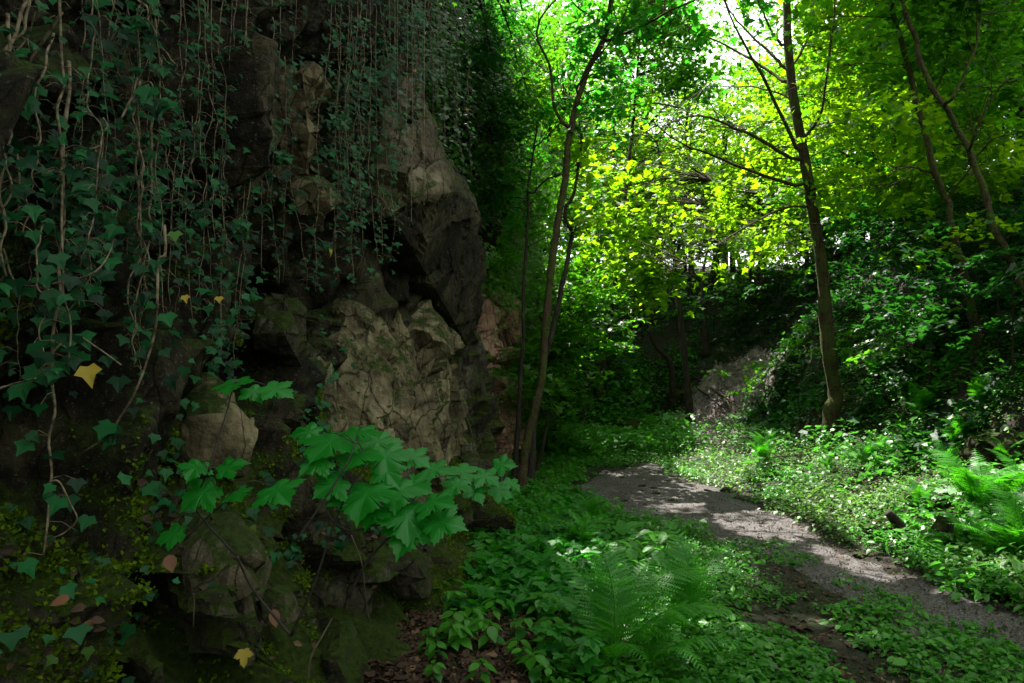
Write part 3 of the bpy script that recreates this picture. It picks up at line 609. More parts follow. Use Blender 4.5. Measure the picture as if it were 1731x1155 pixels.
tree('thin_tree', 'thin straight dark trunk just left of the leaning tree before the pink rock', 'tree', T, (.034, .008), [
    ([(905, 250, Y3), (930, 225, Y3), (955, 205, Y3 - .3)], .014, .005), ([(898, 330, Y3), (930, 300, Y3 - .3), (960, 290, Y3 - .6)], .014, .005)],
    [(900, 200, Y3 + .4, .9, 1, .9, 20), (880, 330, Y3 + .5, .7, .8, .9, 16), (940, 120, Y3 + .8, .9, 1.0, .8, 18), (930, 400, Y3 + 1, .8, .8, .7, 14)], 'maple_mid', MAPLE_LO, .08, 30, .4, 14, bmat='bark_dark')
T = rooted(860, 770, [(862, 708), (866, 622), (866, 563), (850, 520), (845, 470)], 0)
tree('thin_tree', 'knee-thin dark sapling stem right against the pink rock face', 'tree', T, (.022, .006), [([(866, 560, T[1][1]), (850, 535, T[1][1]), (838, 500, T[1][1])], .008, .003)], [(845, 480, T[1][1], .35, .4, .3, 7)], 'maple_mid', MAPLE_LO, .07, 22, .3, 15, bmat='bark_dark')
T = rooted(905, 740, [(880, 560), (872, 380), (880, 250), (898, 180), (905, 80)], .5)
tree('thin_tree', 'very thin upright stem half hidden in green leaves at the end of the cliff', 'tree', T, (.04, .01), [], [(860, 250, T[0][1], .8, .8, 1.3, 30), (870, 100, T[0][1] + .3, .9, .9, 1.3, 34), (860, 400, T[0][1], .6, .8, .8, 16), (940, 20, T[0][1] + 1, 1.2, 1, .9, 20)], 'maple_mid', STAR, .075, 34, .4, 16, bmat='bark_dark')
b0 = P(790, -40, 9.6)
tree('hanging_tree', 'fine-leaved dark green tree hanging over the far end of the cliff from above', 'tree', np.array([b0, b0 + [.25, .1, .25], b0 + [.55, .2, .2], b0 + [.8, .4, -.3]]), (.05, .01), [([(800, -30, 9.6), (830, 60, 9.8), (850, 160, 10.2)], .02, .006), ([(810, -40, 9.6), (860, 40, 10), (890, 130, 10.6)], .02, .006)],
    [(820, 60, 9.9, .35, .5, .9, 30, 'ivy_far'), (850, 180, 10.4, .40, .5, .9, 34, 'ivy_far'), (830, 300, 10.2, .30, .4, .7, 22, 'ivy_far'), (865, 40, 10.8, .5, .5, .9, 30, 'maple_shade'), (885, 200, 11.4, .5, .5, 1.0, 30, 'maple_shade'), (860, 340, 11.0, .35, .5, .6, 20, 'maple_shade'), (840, 440, 10.8, .3, .4, .4, 12, 'maple_mid'), (900, 330, 12.5, .5, .5, .9, 26, 'maple_mid')],
    'maple_shade', STAR, .055, 44, .34, 18, bmat='bark_dark')
# -- layered green maples between the leaning tree and the dark hollow
for k, (px, py, tp, blobs, lab) in enumerate([
    (905, 800, (930, 600), [(930, 560, -.0, .9, .9, .7, 26), (985, 500, .5, .8, .8, .4, 18), (900, 640, -.4, .7, .7, .6, 18), (990, 590, .2, .8, .6, .25, 14)], 'bushy green maple sapling with layered leaves right behind the leaning tree'),
    (925, 775, (965, 560), [(960, 640, .0, 1.0, .8, .5, 22), (1010, 545, .3, .9, .8, .35, 18), (960, 460, .5, 1.0, .8, .5, 22), (930, 720, .2, .8, .7, .4, 18)], 'green maple sapling spreading flat tiers towards the dark hollow'),
    (980, 745, (1000, 440), [(990, 430, .0, 1.3, 1.0, .8, 30), (1000, 330, .4, 1.3, 1.0, .8, 26), (1020, 490, -.3, 1.2, 1, .4, 18), (930, 330, .2, 1.2, 1.0, 1.0, 26)], 'fresh green young maple with full crown above the shaded tiers')]):
    g = ground_at(px, py); T = np.array([g, (g + P(tp[0], tp[1], g[1])) / 2 + [.1, 0, 0], P(tp[0], tp[1], g[1] + .3)])
    tree('young_maple', lab, 'tree', T, (.035, .01), [], [(a, b, g[1] + c, d, e, f, n) for a, b, c, d, e, f, n in blobs], ['maple_shade', 'maple_mid', 'maple_mid'][k] if k else 'maple_mid', MAPLE_LO if k < 2 else STAR, .10, 36, .45, 30 + k, bmat='bark_dark', flat=.07, tilt=.2)
# -- trunks leaning in from the upper right corner
g = ground_at(1800, 700); Yt = 8.2
T = np.vstack([[P(1775, 640, Yt)], yy([(1758, 560), (1731, 490), (1701, 418), (1680, 380), (1663, 318), (1639, 249), (1615, 200), (1587, 166), (1563, 121), (1549, 80), (1518, 0), (1490, -90)], Yt, Yt + .5)]); T[0][2] = min(T[0][2], float(hgt(T[0][0], T[0][1])))
tree('corner_tree', 'dark trunk sweeping left across the upper right corner, its lower end outside the frame', 'tree', T, (.048, .024), [
    ([(1604, 175, Yt), (1622, 128, Yt), (1639, 69, Yt), (1656, 17, Yt)], .02, .008), ([(1640, 250, Yt), (1670, 180, Yt - .3), (1720, 120, Yt - .5)], .02, .007)],
    [(1560, -60, Yt + .3, 1.4, 1.4, .8, 26), (1690, 40, Yt + .9, 1.0, .8, .7, 18), (1700, 180, Yt + .9, .7, .7, .4, 10), (1560, 420, Yt + .9, .6, .6, .15, 6, 'maple_sun'), (1600, 400, Yt + .9, .6, .5, .1, 4, 'maple_sun'), (1700, -120, Yt, 1.6, 1.4, .7, 26)], 'maple_mid', MAPLE_LO, .095, 32, .42, 41, bmat='bark')
T = rooted(1658, 590, [(1639, 508), (1625, 450), (1605, 380), (1601, 346), (1580, 297), (1552, 194), (1525, 90), (1500, 0), (1480, -90)], 0); Yb = T[0][1]
tree('slope_tree', 'thin dark trunk leaning left, rooted halfway up the leafy right slope', 'tree', T, (.055, .026), [([(1580, 297, Yb), (1540, 280, Yb), (1500, 295, Yb - .4)], .02, .006), ([(1552, 194, Yb), (1590, 130, Yb), (1600, 60, Yb)], .02, .007), ([(1600, 340, Yb), (1660, 250, Yb - .5), (1700, 220, Yb - .8)], .016, .005)],
    [(1500, 60, Yb + .3, 1.6, 1.4, 1.0, 30), (1600, 100, Yb + .5, 1.3, 1.3, 1.0, 26), (1470, 200, Yb, .8, 1, .3, 8, 'maple_sun'), (1520, 290, Yb + .6, .8, .8, .2, 9, 'maple_sun'), (1660, 300, Yb + .5, .8, .8, .2, 8, 'maple_sun'), (1480, 320, Yb + .5, .6, .7, .2, 6, 'maple_sun'), (1700, 240, Yb + .4, .8, .8, .3, 8, 'maple_sun')], 'maple_mid', MAPLE_LO, .11, 32, .45, 42, bmat='bark')
# -- small trees in and above the hollow
T = rooted(1010, 690, [(1040, 480), (1060, 300), (1075, 150), (1085, 20)], 0); Yk = T[0][1]
tree('hollow_tree', 'slim tree behind the leaning tree whose dark leaf tiers reach under the sky gap', 'tree', T, (.07, .02), [], [(1080, 60, Yk, 1.7, 1.0, 1.1, 40), (1130, 110, Yk, 1.3, 1.0, .6, 22), (1050, 170, Yk, 1.2, 1.0, .7, 22), (1120, 10, Yk, 1.4, 1.0, .5, 22), (1060, -30, Yk, 1.6, 1, .6, 24), (1165, 60, Yk, 1.0, 1, .9, 26), (1150, 150, Yk, 1.0, 1, .5, 24), (1110, 30, Yk - .5, 1.4, 1, .9, 36)],
    'maple_mid', STAR, .105, 40, .5, 49, bmat='bark_dark', carve=False)
mids = [(1170, 480, [(1165, 350), (1160, 240), (1165, 170)], [(1150, 200, 0, 2.0, 1.5, .9, 44), (1110, 120, .5, 2.2, 1.5, .9, 44), (1180, 290, 0, 2.0, 1.5, 1.0, 44), (1060, 60, .8, 2.2, 1.5, 1.0, 40)], 'maple_mid', 'green tree with broad crown reaching up to the sky gap'),
        (1660, 440, [(1655, 330), (1640, 220), (1650, 120)], [(1640, 200, 0, 2.2, 1.5, 1.4, 60), (1700, 300, .2, 2.0, 1.5, 1.0, 44), (1720, 100, .2, 2.2, 1.5, 1.3, 50), (1590, 340, .4, 1.8, 1.4, .8, 30)], 'maple_mid', 'dense dark green tree on the crest near the right edge'),
        (1460, 440, [(1450, 340), (1430, 250), (1400, 150)], [(1440, 330, .3, 1.6, 1.2, .7, 30)], 'maple_mid', 'dark trunk leaning left on the slope crest'),
        (1500, 435, [(1490, 330), (1478, 240), (1462, 120)], [(1500, 350, .5, 1.6, 1.2, .6, 24)], 'maple_mid', 'slender dark trunk on the crest, left of the forked pair'),
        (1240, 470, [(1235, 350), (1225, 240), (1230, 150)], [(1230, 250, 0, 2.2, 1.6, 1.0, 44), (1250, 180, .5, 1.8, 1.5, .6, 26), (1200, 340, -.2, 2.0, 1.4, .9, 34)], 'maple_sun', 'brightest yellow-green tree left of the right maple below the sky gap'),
        (1030, 480, [(1040, 380), (1035, 260), (1040, 160)], [(1040, 150, 0, 2.6, 1.6, 1.5, 54), (1080, 60, .5, 2.6, 1.6, 1.4, 54), (1010, 260, .2, 2.2, 1.5, 1.2, 40)], 'maple_mid', 'tall green tree rising behind the leaning tree top'),
        (1390, 470, [(1395, 380), (1385, 300), (1380, 200)], [(1380, 330, 0, 1.8, 1.3, .9, 36), (1400, 230, .3, 2.0, 1.4, 1.0, 36), (1370, 120, .4, 1.8, 1.4, 1.0, 34), (1300, 410, 0, 1.6, 1.3, .5, 24)], 'maple_sun', 'leafy tree seen right behind the trunk of the right maple'),
        (1530, 430, [(1525, 330), (1515, 230), (1520, 100)], [(1530, 230, 0, 2.0, 1.5, 1.2, 40), (1560, 120, .4, 2.2, 1.5, 1.3, 44), (1620, 30, .2, 2.2, 1.5, 1.3, 44), (1490, 20, .2, 2.0, 1.5, 1.2, 40), (1600, 330, 0, 1.8, 1.3, .6, 26), (1350, -70, 1, 2.4, 1.8, .8, 50), (1470, -90, 1.5, 2.4, 1.8, .8, 60), (1570, -70, .5, 2.4, 1.8, .8, 60), (1680, -60, -.5, 2.2, 1.8, .8, 60), (1720, 100, 0, 1.6, 1.6, .8, 40)], 'maple_mid', 'full green tree on the slope crest between the two leaning trunks'),  # topmost blobs are added to shade the slope below
        (1168, 722, [(1160, 622), (1153, 536), (1146, 480), (1138, 400), (1130, 320)], [(1140, 400, 0, 1.5, 1.3, .9, 34), (1180, 330, .4, 1.7, 1.4, .9, 34), (1100, 330, .8, 1.7, 1.3, 1.0, 34), (1160, 460, .3, 1.6, 1.2, .4, 20)], 'maple_sun', 'dark straight trunk standing at the left foot of the sunlit scree'),
        (1140, 690, [(1132, 615), (1105, 581), (1090, 520), (1080, 470), (1070, 400)], [(1060, 420, 0, 1.5, 1.3, 1.0, 24), (1100, 500, -.3, 1.2, 1.0, .5, 12), (1030, 340, .4, 1.5, 1.3, 1.0, 20)], 'maple_mid', 'bent dark trunk leaning left out of the hollow'),
        (1195, 600, [(1190, 540), (1186, 470), (1200, 400)], [(1230, 430, 0, 1.3, 1.2, .6, 16), (1210, 500, 0, 1.0, 1.0, .4, 10)], 'maple_mid', 'short tree with dark leaf tiers just above the scree'),
        (1060, 560, [(1120, 377), (1122, 311), (1110, 240)], [(1110, 300, 0, 2.3, 1.6, 1.5, 36), (1060, 230, .5, 2.2, 1.5, 1.4, 30)], 'maple_sun', 'forked tree with bright yellow-green crown behind the hollow'),
        (990, 560, [(985, 450), (975, 330), (980, 200)], [(990, 330, 0, 2.3, 1.6, 1.6, 36), (960, 230, .5, 2.0, 1.5, 1.4, 30), (1020, 200, 1, 2.0, 1.5, 1.2, 20)], 'maple_mid', 'green crowned tree filling the gap behind the leaning tree'),
        (1290, 520, [(1290, 420), (1280, 300), (1290, 180)], [(1290, 290, 0, 2.0, 1.6, 1.2, 34), (1340, 200, .5, 1.8, 1.5, 1.1, 24)], 'maple_sun', 'bright leaved tree directly behind the right maple, left of its trunk'),
        (1440, 420, [(1440, 330), (1420, 230), (1440, 120)], [(1430, 180, 0, 1.8, 1.5, 1.2, 34), (1480, 110, .5, 1.9, 1.5, 1.2, 30), (1400, 260, -.2, 1.2, 1.2, .7, 12)], 'maple_sun', 'sunlit tree on the slope crest right of the right maple')]
for k, (px, py, pts, bl, mt, lab) in enumerate(mids):
    g = ground_at(px, py, 1.5, 25); T = np.vstack([g[None], yy(pts, g[1] + .02, g[1] + .3)]); Y0 = T[0][1]; kf = Y0 / 13.0
    tree('hollow_tree', lab, 'tree', T, (.10 if k != 1 else .09, .03), [], [(a, b, Y0 + c, d * kf, e * kf, f * kf, n * kf) for a, b, c, d, e, f, n in bl], mt, STAR, .105 * kf ** .5, 40, .55 * kf ** .7, 50 + k, bmat='bark_dark')
# -- background wood: a few kinds, copied with their trunk and crown
def proto_tree(seed, h, spread, leafm, lsize, nsp, dense=44):
    rng = np.random.default_rng(seed); t = empty('background_tree', (0, 0, 0), 'x', 'tree')
    lean = rng.normal(size=2) * .08
    tr = smooth_path(np.array([[0, 0, -.5], [lean[0] * h * .3, lean[1] * h * .3, h * .3], [lean[0] * h, lean[1] * h, h * .65], [lean[0] * h * 1.3, lean[1] * h, h * .95]]), 14)
    mb = MB(); mb.tube(tr, .17, .03, 8, .2, seed); mb.build('trunk', M['bark_dark'], t, True)
    C = []; lm = MB()
    for k in range(9):
        a = k * 2.4 + rng.random(); z = h * rng.uniform(.22, .85); s = tr[np.abs(tr[:, 2] - z).argmin()]; ln = spread * rng.uniform(.6, 1.0) * (1.1 - .5 * z / h)
        e = s + np.array([math.cos(a) * ln, math.sin(a) * ln, ln * rng.uniform(.35, .9)]); b = smooth_path([s, (s + e) / 2 + [0, 0, .15 * ln], e], 8); lm.tube(b, .06, .012, 5, caps=False)
        for q in range(nsp // 9): i = rng.integers(2, 8); C.append(b[i] + rng.normal(size=3) * np.array([.9, .9, .5]) * spread * .32)
    lm.build('branches', M['bark_dark'], t, True)
    C = np.array(C); p, n, hd = sprays(rng, C, rng.uniform(.5, .95, len(C)), dense, .12, .3)
    g = MB(); leaves(g, STAR if lsize < .13 else DIA, p, n, lsize * rng.uniform(.7, 1.3, len(p)), rng, hd, .3); g.build('crown', M[leafm], t)
    return t
protos = [proto_tree(101, 9.5, 3.0, 'maple_mid', .15, 120), proto_tree(102, 8.0, 2.6, 'maple_sun', .15, 110), proto_tree(103, 11.0, 3.2, 'maple_mid', .16, 130), proto_tree(104, 6.5, 2.4, 'maple_shade', .14, 90)]
def copy_thing(o, loc, rz=0, sc=1.0, label=None, group=None, tilt=(0, 0)):
    c = o.copy(); COL.objects.link(c); c.location = [float(v) for v in loc]; c.rotation_euler = (tilt[0], tilt[1], rz); c.scale = (sc, sc, sc)
    if label: c['label'] = label
    if group: c['group'] = group
    for ch in o.children:
        d = ch.copy(); COL.objects.link(d); d.parent = c
        for gch in ch.children:
            e = gch.copy(); COL.objects.link(e); e.parent = d
    return c
rb = random.Random(5); used = set()
def place(kind, x, y, lab, grp, s=1.0, z=None):
    o = protos[kind]; loc = (x, y, float(hgt(x, y)) if z is None else z); rz = rb.uniform(0, 6.28); s *= rb.uniform(.85, 1.15); tl = (rb.uniform(-.12, .12), rb.uniform(-.12, .12))
    if kind not in used:
        used.add(kind); o.location = loc; o.rotation_euler = (tl[0], tl[1], rz); o.scale = (s, s, s); o['label'] = lab; o['group'] = grp
    else: copy_thing(o, loc, rz, s, lab, grp, tl)
for x, y_, k in [(9.5, 14, 0), (11.5, 13, 2), (10.5, 17, 0), (13, 16, 2), (9.0, 19.5, 1), (12, 20, 0), (15.5, 19, 2), (14.5, 13, 0), (17, 15, 2), (11, 24, 0), (15, 25, 1), (18, 22, 0), (20, 19, 2), (16, 30, 2), (21, 28, 0), (13.2, 11, 0), (16, 11, 2), (24, 24, 0)]:
    place(k, x, y_, 'dark trunked wood tree standing on the crest of the right slope', 'trees along the crest of the right slope')
for x, y_, k, s in [(7.5, 25, 1, .8), (5, 27, 1, .75), (2.6, 26, 1, 1.0), (0.5, 28, 0, 1.1), (-1.6, 27, 0, 1.1), (6.5, 31, 2, .7), (3.5, 33, 2, .9), (0, 34, 2, 1.2), (-4, 33, 2, 1.3), (10, 32, 2, .9), (8, 22.5, 1, .7), (0.2, 23.5, 1, .8), (-1, 23.5, 0, .9), (2, 38, 2, 1.3), (7.5, 39, 2, .8), (12, 38, 2, 1.2), (-3, 40, 2, 1.5)]:
    place(k, x, y_, 'leafy wood tree beyond the back rim of the hollow', 'trees beyond the hollow', s)
for x, y_, k, s in [(-3.2, 17.5, 3, .8), (-3.4, 20, 0, .9), (-4.5, 13, 3, .8), (-5, 16, 0, 1), (0.3, 21.5, 1, .8)]:
    place(k, x, y_, 'dark green tree leaning over the top of the far cliff end', 'trees on the cliff top', s)

for x, y_, s in [(-2 + 1.05 * q, 27.5 + 1.5 * math.sin(q * 2.3), .62) for q in range(16)] + [(9.6 + .9 * math.sin(q), 11 + 1.3 * q, .55) for q in range(7)] + [(-1, 21.5, .6), (.6, 22.6, .55), (2.2, 22, .5), (3.6, 23.2, .5), (5.2, 24, .5), (6.8, 23.4, .5), (8.4, 24, .55), (9.6, 22, .5), (9.8, 17.5, .5), (9.4, 15.8, .5), (9.8, 13, .5), (10.6, 19.5, .55), (3, 25.5, .7), (6, 27.5, .7), (9.5, 27, .7), (12.5, 22.5, .6), (12, 17.5, .6), (13, 14.5, .6), (-2.5, 24.5, .7), (1, 26, .7)]:
    place(3 if rb.random() < .5 else 1, x, y_, 'low bushy wood tree on the rim above the steep slopes', 'low bushy trees on the rim', s)
# ================================================================== SHRUBS AND HANGING GREEN
def proto_sapling(seed, h, nsp, m, size=.09, nl=34, r=.42):
    rng = np.random.default_rng(seed); t = empty('maple_sapling', (0, 0, 0), 'x', 'sapling')
    st = smooth_path([[0, 0, -.1], [.05, 0, h * .5], [-.05 * h, -.1 * h, h]], 8); mb = MB(); mb.tube(st, .014, .004, 5)
    C = st[rng.integers(3, 8, nsp)] + np.column_stack([rng.normal(size=nsp) * .55, rng.normal(size=nsp) * .55, rng.normal(size=nsp) * .12])
    twigs(mb, rng, C, st, 2, .005); mb.build('stem', M['bark_dark'], t, True)
    p, n, hd = sprays(rng, C, rng.uniform(.7, 1.2, nsp) * r, nl, .06, .22); g = MB(); leaves(g, MAPLE_LO, p, n, size * rng.uniform(.6, 1.2, len(p)), rng, hd, .3); g.build('foliage', M[m], t)
    return t
saps = [proto_sapling(201, 1.3, 12, 'slope_leaf'), proto_sapling(202, 1.0, 9, 'maple_mid'), proto_sapling(203, 1.6, 14, 'slope_leaf', .085)]
sused = set()
for px, py, k in [(1240, 520, 0), (1300, 455, 2), (1390, 445, 0), (1255, 585, 2), (1480, 450, 2), (1560, 455, 0), (1625, 440, 2), (1340, 640, 1), (1480, 590, 2), (1540, 555, 0), (1600, 590, 0), (1690, 590, 2), (1700, 430, 0), (1260, 680, 1), (1660, 500, 2),
                  (1710, 660, 0), (1320, 520, 0), (1440, 520, 2), (1550, 640, 1), (1420, 610, 1), (1205, 560, 0), (1170, 520, 2), (1120, 560, 0), (1070, 620, 2), (1010, 640, 0), (1060, 520, 0), (1640, 640, 0), (1500, 500, 0), (1380, 500, 2), (1590, 520, 2), (1730, 520, 0)]:
    g = ground_at(px, py + 15); o = saps[k]; s = rb.uniform(.8, 1.2); rz = rb.uniform(0, 6.28)
    hollow = px < 1225
    lab = 'shaded maple sapling with flat leaf tiers in the dark hollow' if hollow else 'maple sapling with flat leaf tiers on the steep right slope'
    grp = 'saplings in the hollow' if hollow else 'saplings on the right slope'
    if k in sused: copy_thing(o, g, rz, s, lab, grp)
    else:
        sused.add(k); o.location = [float(v) for v in g]; o.rotation_euler = (0, 0, rz); o.scale = (s, s, s); o['label'] = lab; o['group'] = grp
# ivy masses draped over the far part of the cliff
def hang_mass(name, label, cols, m, size, seed, n, out=(.05, .35), tpl=OVAL_LO, sm='vine'):
    """cols: list of (Y, ztop, zbottom, width)"""
    rng = np.random.default_rng(seed); c0 = cols[0]; b = on_cliff(np.array([c0[0]]), np.array([c0[2]]))[0]
    t = empty(name, b, label, 'ivy'); g = MB(); s = MB()
    for (Y, zt, zb, wd) in cols:
        k = int(n); yv = Y + rng.normal(size=k) * wd; u = rng.random(k); z = zb + (zt - zb) * u; z -= np.abs(rng.normal(size=k)) * .25 * (1 - u)
        z = np.clip(z, .1, None); cm = n2(yv, z * .35, .35, seed) > -.12; yv, z = yv[cm], z[cm]; k = len(z); w_ = on_cliff(yv, z); o = rng.uniform(*out, k); p = w_ + np.column_stack([o, -o * .6, rng.normal(size=k) * .03])
        nrm = np.column_stack([rng.uniform(.3, 1, k), rng.uniform(-1.2, -.2, k), rng.uniform(.0, 1.1, k)])
        leaves(g, tpl, p, nrm, size * rng.uniform(.5, 1.3, k), rng, np.array([.1, -.2, -1.0]), .5)
        for q in range(2):
            yq = Y + rng.normal() * wd; zz = np.linspace(zt, zb + rng.uniform(0, .6) * (zt - zb) * .4, 12); ww = on_cliff(np.full(12, yq), zz); pp = np.column_stack([np.full(12, ww[:, 0].max() + rng.uniform(.05, .2)), yq + np.cumsum(rng.normal(size=12) * .03), zz]); s.tube(pp, .006, .003, 3, caps=False)
    s.build('stems', M[sm], t, True); g.build('foliage', M[m], t)
    return t
hang_mass('ivy_curtain', 'deep green ivy veiling the recessed rock right of the overhang', [(7.3, 8, 4.1, .22), (8.0, 8, 4.0, .25), (8.7, 8.5, 3.6, .25)], 'ivy_far', .04, 301, 260)
hang_mass('ivy_curtain', 'bright green leafy drape hanging down the far end of the cliff', [(10.4, 8.5, 3.3, .4), (11.2, 8.2, 2.9, .4), (12.0, 7.8, 2.6, .4), (12.8, 6.8, 2.3, .4), (13.6, 5.6, 2.0, .5)], 'maple_mid', .07, 302, 3600, (.05, .8), STAR)
hang_mass('ivy_curtain', 'dark leafy drape on the upper cliff between recess and far end', [(9.4, 9.5, 3.8, .3), (9.9, 9.5, 3.4, .3), (10.3, 9, 3.6, .3)], 'ivy_far', .055, 303, 500, (.05, .6), STAR)
hang_mass('ivy_curtain', 'small-leaved ivy creeping over the pink rock edge', [(10.7, 3.4, 2.0, .3), (11.5, 3.2, 2.0, .3)], 'maple_mid', .05, 304, 700, (.02, .3))
hang_mass('ivy_curtain', 'dense small ivy draped between pale column and overhanging block', [(4.75, 6.0, 3.6, .16), (5.0, 5.8, 2.9, .18), (5.3, 5.4, 2.5, .16)], 'ivy', .04, 305, 420, (.1, .4), IVY)
# -- hanging ivy vines at the left: each strand its own thing
def vine(px0, px1, py0, py1, off, nleaf, size, rad, seed, label, group, yel=0.03, kink=0.02, droop=None, m='ivy'):
    rng = np.random.default_rng(seed)
    # the strand hangs a hand's breadth off the wall: distance where its sight line meets x = W(y)+off
    def solve(px):
        k = (px - CX) / F; Ys = np.linspace(1.2, 9, 400); return Ys[np.abs(k * Ys - (W(Ys) + off)).argmin()]
    Y0, Y1 = solve(px0), solve(px1); n = 18; u = np.linspace(0, 1, n)
    wob = np.cumsum(rng.normal(size=n)) * kink * 17; wob -= wob[0]; wob *= np.minimum(1, u * 3)
    pts = np.array([P(px0 + (px1 - px0) * v + wob[i], py0 + (py1 - py0) * v, Y0 + (Y1 - Y0) * v) for i, v in enumerate(u)])
    pts[:, 1] += np.cumsum(rng.normal(size=n)) * .012
    t = empty('hanging_vine', pts[-1], label, 'vine', group)
    yel = 0.0 if seed % 6 else yel; size = size * .85; s = MB(); fine = smooth_path(pts, 46); s.tube(fine, rad, rad * .55, 6, .25, seed)
    g = MB(); gy = MB(); k = nleaf
    i = rng.integers(0, len(fine), k); base = fine[i]; o = np.column_stack([rng.uniform(-.06, .10, k), rng.uniform(-.09, .05, k), rng.uniform(-.05, .02, k)]) * (size / .055)
    p = base + o
    for a, b_ in zip(base[:k], p): s.tube(np.array([a, (a + b_) / 2 + [0, 0, .012], b_]), .0014, .0010, 3, caps=False)
    nrm = np.column_stack([rng.uniform(0, .9, k), rng.uniform(-1.1, -.1, k), rng.uniform(.1, 1.2, k)]); isy = rng.random(k) < yel
    sz = size * (.35 + 1.05 * rng.random(k) ** 1.3)
    leaves(g, IVY, p[~isy], nrm[~isy], sz[~isy], rng, np.array([.15, -.2, -1.0]), .55)
    if isy.any(): leaves(gy, IVY, p[isy], nrm[isy], sz[isy], rng, np.array([.15, -.2, -1.0]), .5)
    s.build('stem', M['vine'], t, True); g.build('foliage', M[m], t); gy.build('yellow_foliage', M['yellow_leaf'], t)
    return t
rv = random.Random(8); sd_ = 500
bare = [((8, 22, 20, 470), .0055), ((45, 20, -40, 330), .0045), ((60, 16, -30, 420), .0055), ((118, 108, -40, 620), .005), ((112, 88, 100, 945), .0065), ((160, 150, -30, 330), .003), ((215, 240, -30, 130), .0045), ((246, 262, -20, 130), .004),
        ((228, 238, 30, 330), .004), ((260, 283, 180, 525), .0055), ((240, 205, 140, 600), .004), ((268, 268, -20, 130), .003), ((75, 70, 380, 640), .003), ((95, 84, 60, 400), .004), ((175, 172, 200, 360), .0035), ((232, 222, 250, 620), .004)]
for k, ((a, b, c, d), r_) in enumerate(bare):
    sd_ += 1; vine(a, b, c, d, .36, 8 + (d - c) // 34, .048, r_, sd_, 'thick pale woody ivy stem hanging with sparse leaves at the left edge', 'woody ivy stems at the left edge', .01, .3)
# the long stem that swings left into the moss, and its looping neighbours
def loop(pts, off_Y, rad, label, nleaf=8, seed=1):
    t = empty('vine_stem', P(*pts[0][:2], off_Y), label, 'vine', 'looping bare vine stems'); s = MB(); rng = np.random.default_rng(seed)
    f = smooth_path([P(a, b, off_Y + rng.normal() * .02) for a, b in pts], 40); s.tube(f, rad, rad * .6, 6, .25, seed); g = MB()
    i = rng.integers(4, 40, nleaf); leaves(g, IVY, f[i] + rng.normal(size=(nleaf, 3)) * .02, np.tile([.3, -.8, .6], (nleaf, 1)), .055 * rng.uniform(.6, 1.2, nleaf), rng, np.array([.1, -.2, -1.]), .5)
    s.build('stem', M['vine'], t, True); g.build('foliage', M['ivy'], t)
loop([(278, 380), (279, 430), (268, 440), (266, 500), (262, 560), (245, 620), (225, 670), (200, 710), (185, 735), (140, 765)], 2.35, .0055, 'long pale vine stem swinging left from the cliff down into the moss', 10, 1)
loop([(5, 420), (30, 480), (100, 478), (160, 460), (188, 420), (190, 380)], 2.1, .0035, 'thin vine stem looping in a wide bow across the left edge', 8, 2)
loop([(40, 200), (5, 125), (45, 65), (60, 20)], 2.1, .004, 'vine stem curving left out of the top left tangle', 6, 3)
loop([(60, 640), (95, 590), (125, 567), (160, 585), (205, 617)], 2.1, .0035, 'short arching vine stem beside the long woody stem', 6, 4)
loop([(84, 815), (100, 815), (118, 850), (130, 878), (110, 900), (88, 910)], 2.0, .003, 'small curled tendril low on the long woody stem', 3, 5)
loop([(-10, 660), (20, 650), (60, 640)], 1.95, .004, 'short stem tip entering at the left edge above the mossy rock', 3, 6)
loop([(105, 20), (60, 90), (20, 150), (2, 210), (28, 260), (32, 330), (25, 400)], 2.1, .005, 'sinuous stem crossing behind the thick left stems', 8, 7)
loop([(140, 260), (95, 268), (60, 258), (0, 250)], 2.15, .003, 'thin horizontal runner joining the left stems', 5, 8)
loop([(205, 200), (230, 155), (255, 140), (262, 180)], 2.35, .004, 'short bent side shoot among the left strands', 5, 9)
for k in range(36):      # fuller, thinner strands in the middle of the curtain
    a = 130 + 370 * (k + rv.random()) / 36; top = rv.choice([-40, -40, -30, rv.uniform(40, 250)]); end = 250 + rv.random() ** .7 * (330 + .12 * a); sd_ += 1
    if a > 470: end = min(end, 480)
    vine(a, a + rv.uniform(-18, 18), top, max(end, top + 150), rv.uniform(.18, .42), rv.randint(26, 50), rv.uniform(.032, .048), rv.uniform(.0018, .0034), sd_, 'thin leafy ivy strand in the thick middle of the hanging curtain', 'leafy ivy strands of the curtain', .012, .2)
for k in range(9):
    a = 20 + 230 * (k + rv.random()) / 9; sd_ += 1; top = rv.uniform(-40, 420)
    vine(a, a + rv.uniform(-12, 12), top, top + rv.uniform(160, 330), rv.uniform(.15, .3), rv.randint(14, 26), rv.uniform(.045, .06), .002, sd_, 'short sparsely leaved ivy strand behind the woody stems', 'short ivy strands behind the woody stems', .01, .25)
for k in range(18):      # strands around the pale column and down to the slab
    a = 560 + 115 * (k + rv.random()) / 18; sd_ += 1; end = (300 + 250 * rv.random() * (1 - abs(a - 590) / 120)) if a < 660 else rv.uniform(180, 430)
    vine(a, a + rv.uniform(-12, 12), -40, end, rv.uniform(.3, .6), rv.randint(40, 75), rv.uniform(.030, .043), rv.uniform(.0018, .003), sd_, 'dense ivy strand hanging in front of the rock above the pale slab', 'dense ivy strands above the slab', .012, .2)
for k, (a, e) in enumerate([(692, 260), (702, 300), (712, 330), (725, 240), (740, 520), (757, 420), (763, 240), (775, 330), (790, 300), (748, 130), (735, 180), (708, 150), (683, 260)]):
    sd_ += 1; vine(a, a + rv.uniform(-6, 8), -40 if k != 4 else 250, e, .45, 80, .05, .003, sd_, 'long narrow small-leaved ivy strand beside the overhanging block', 'narrow ivy strands by the overhang', .02, .15, m='ivy_far')
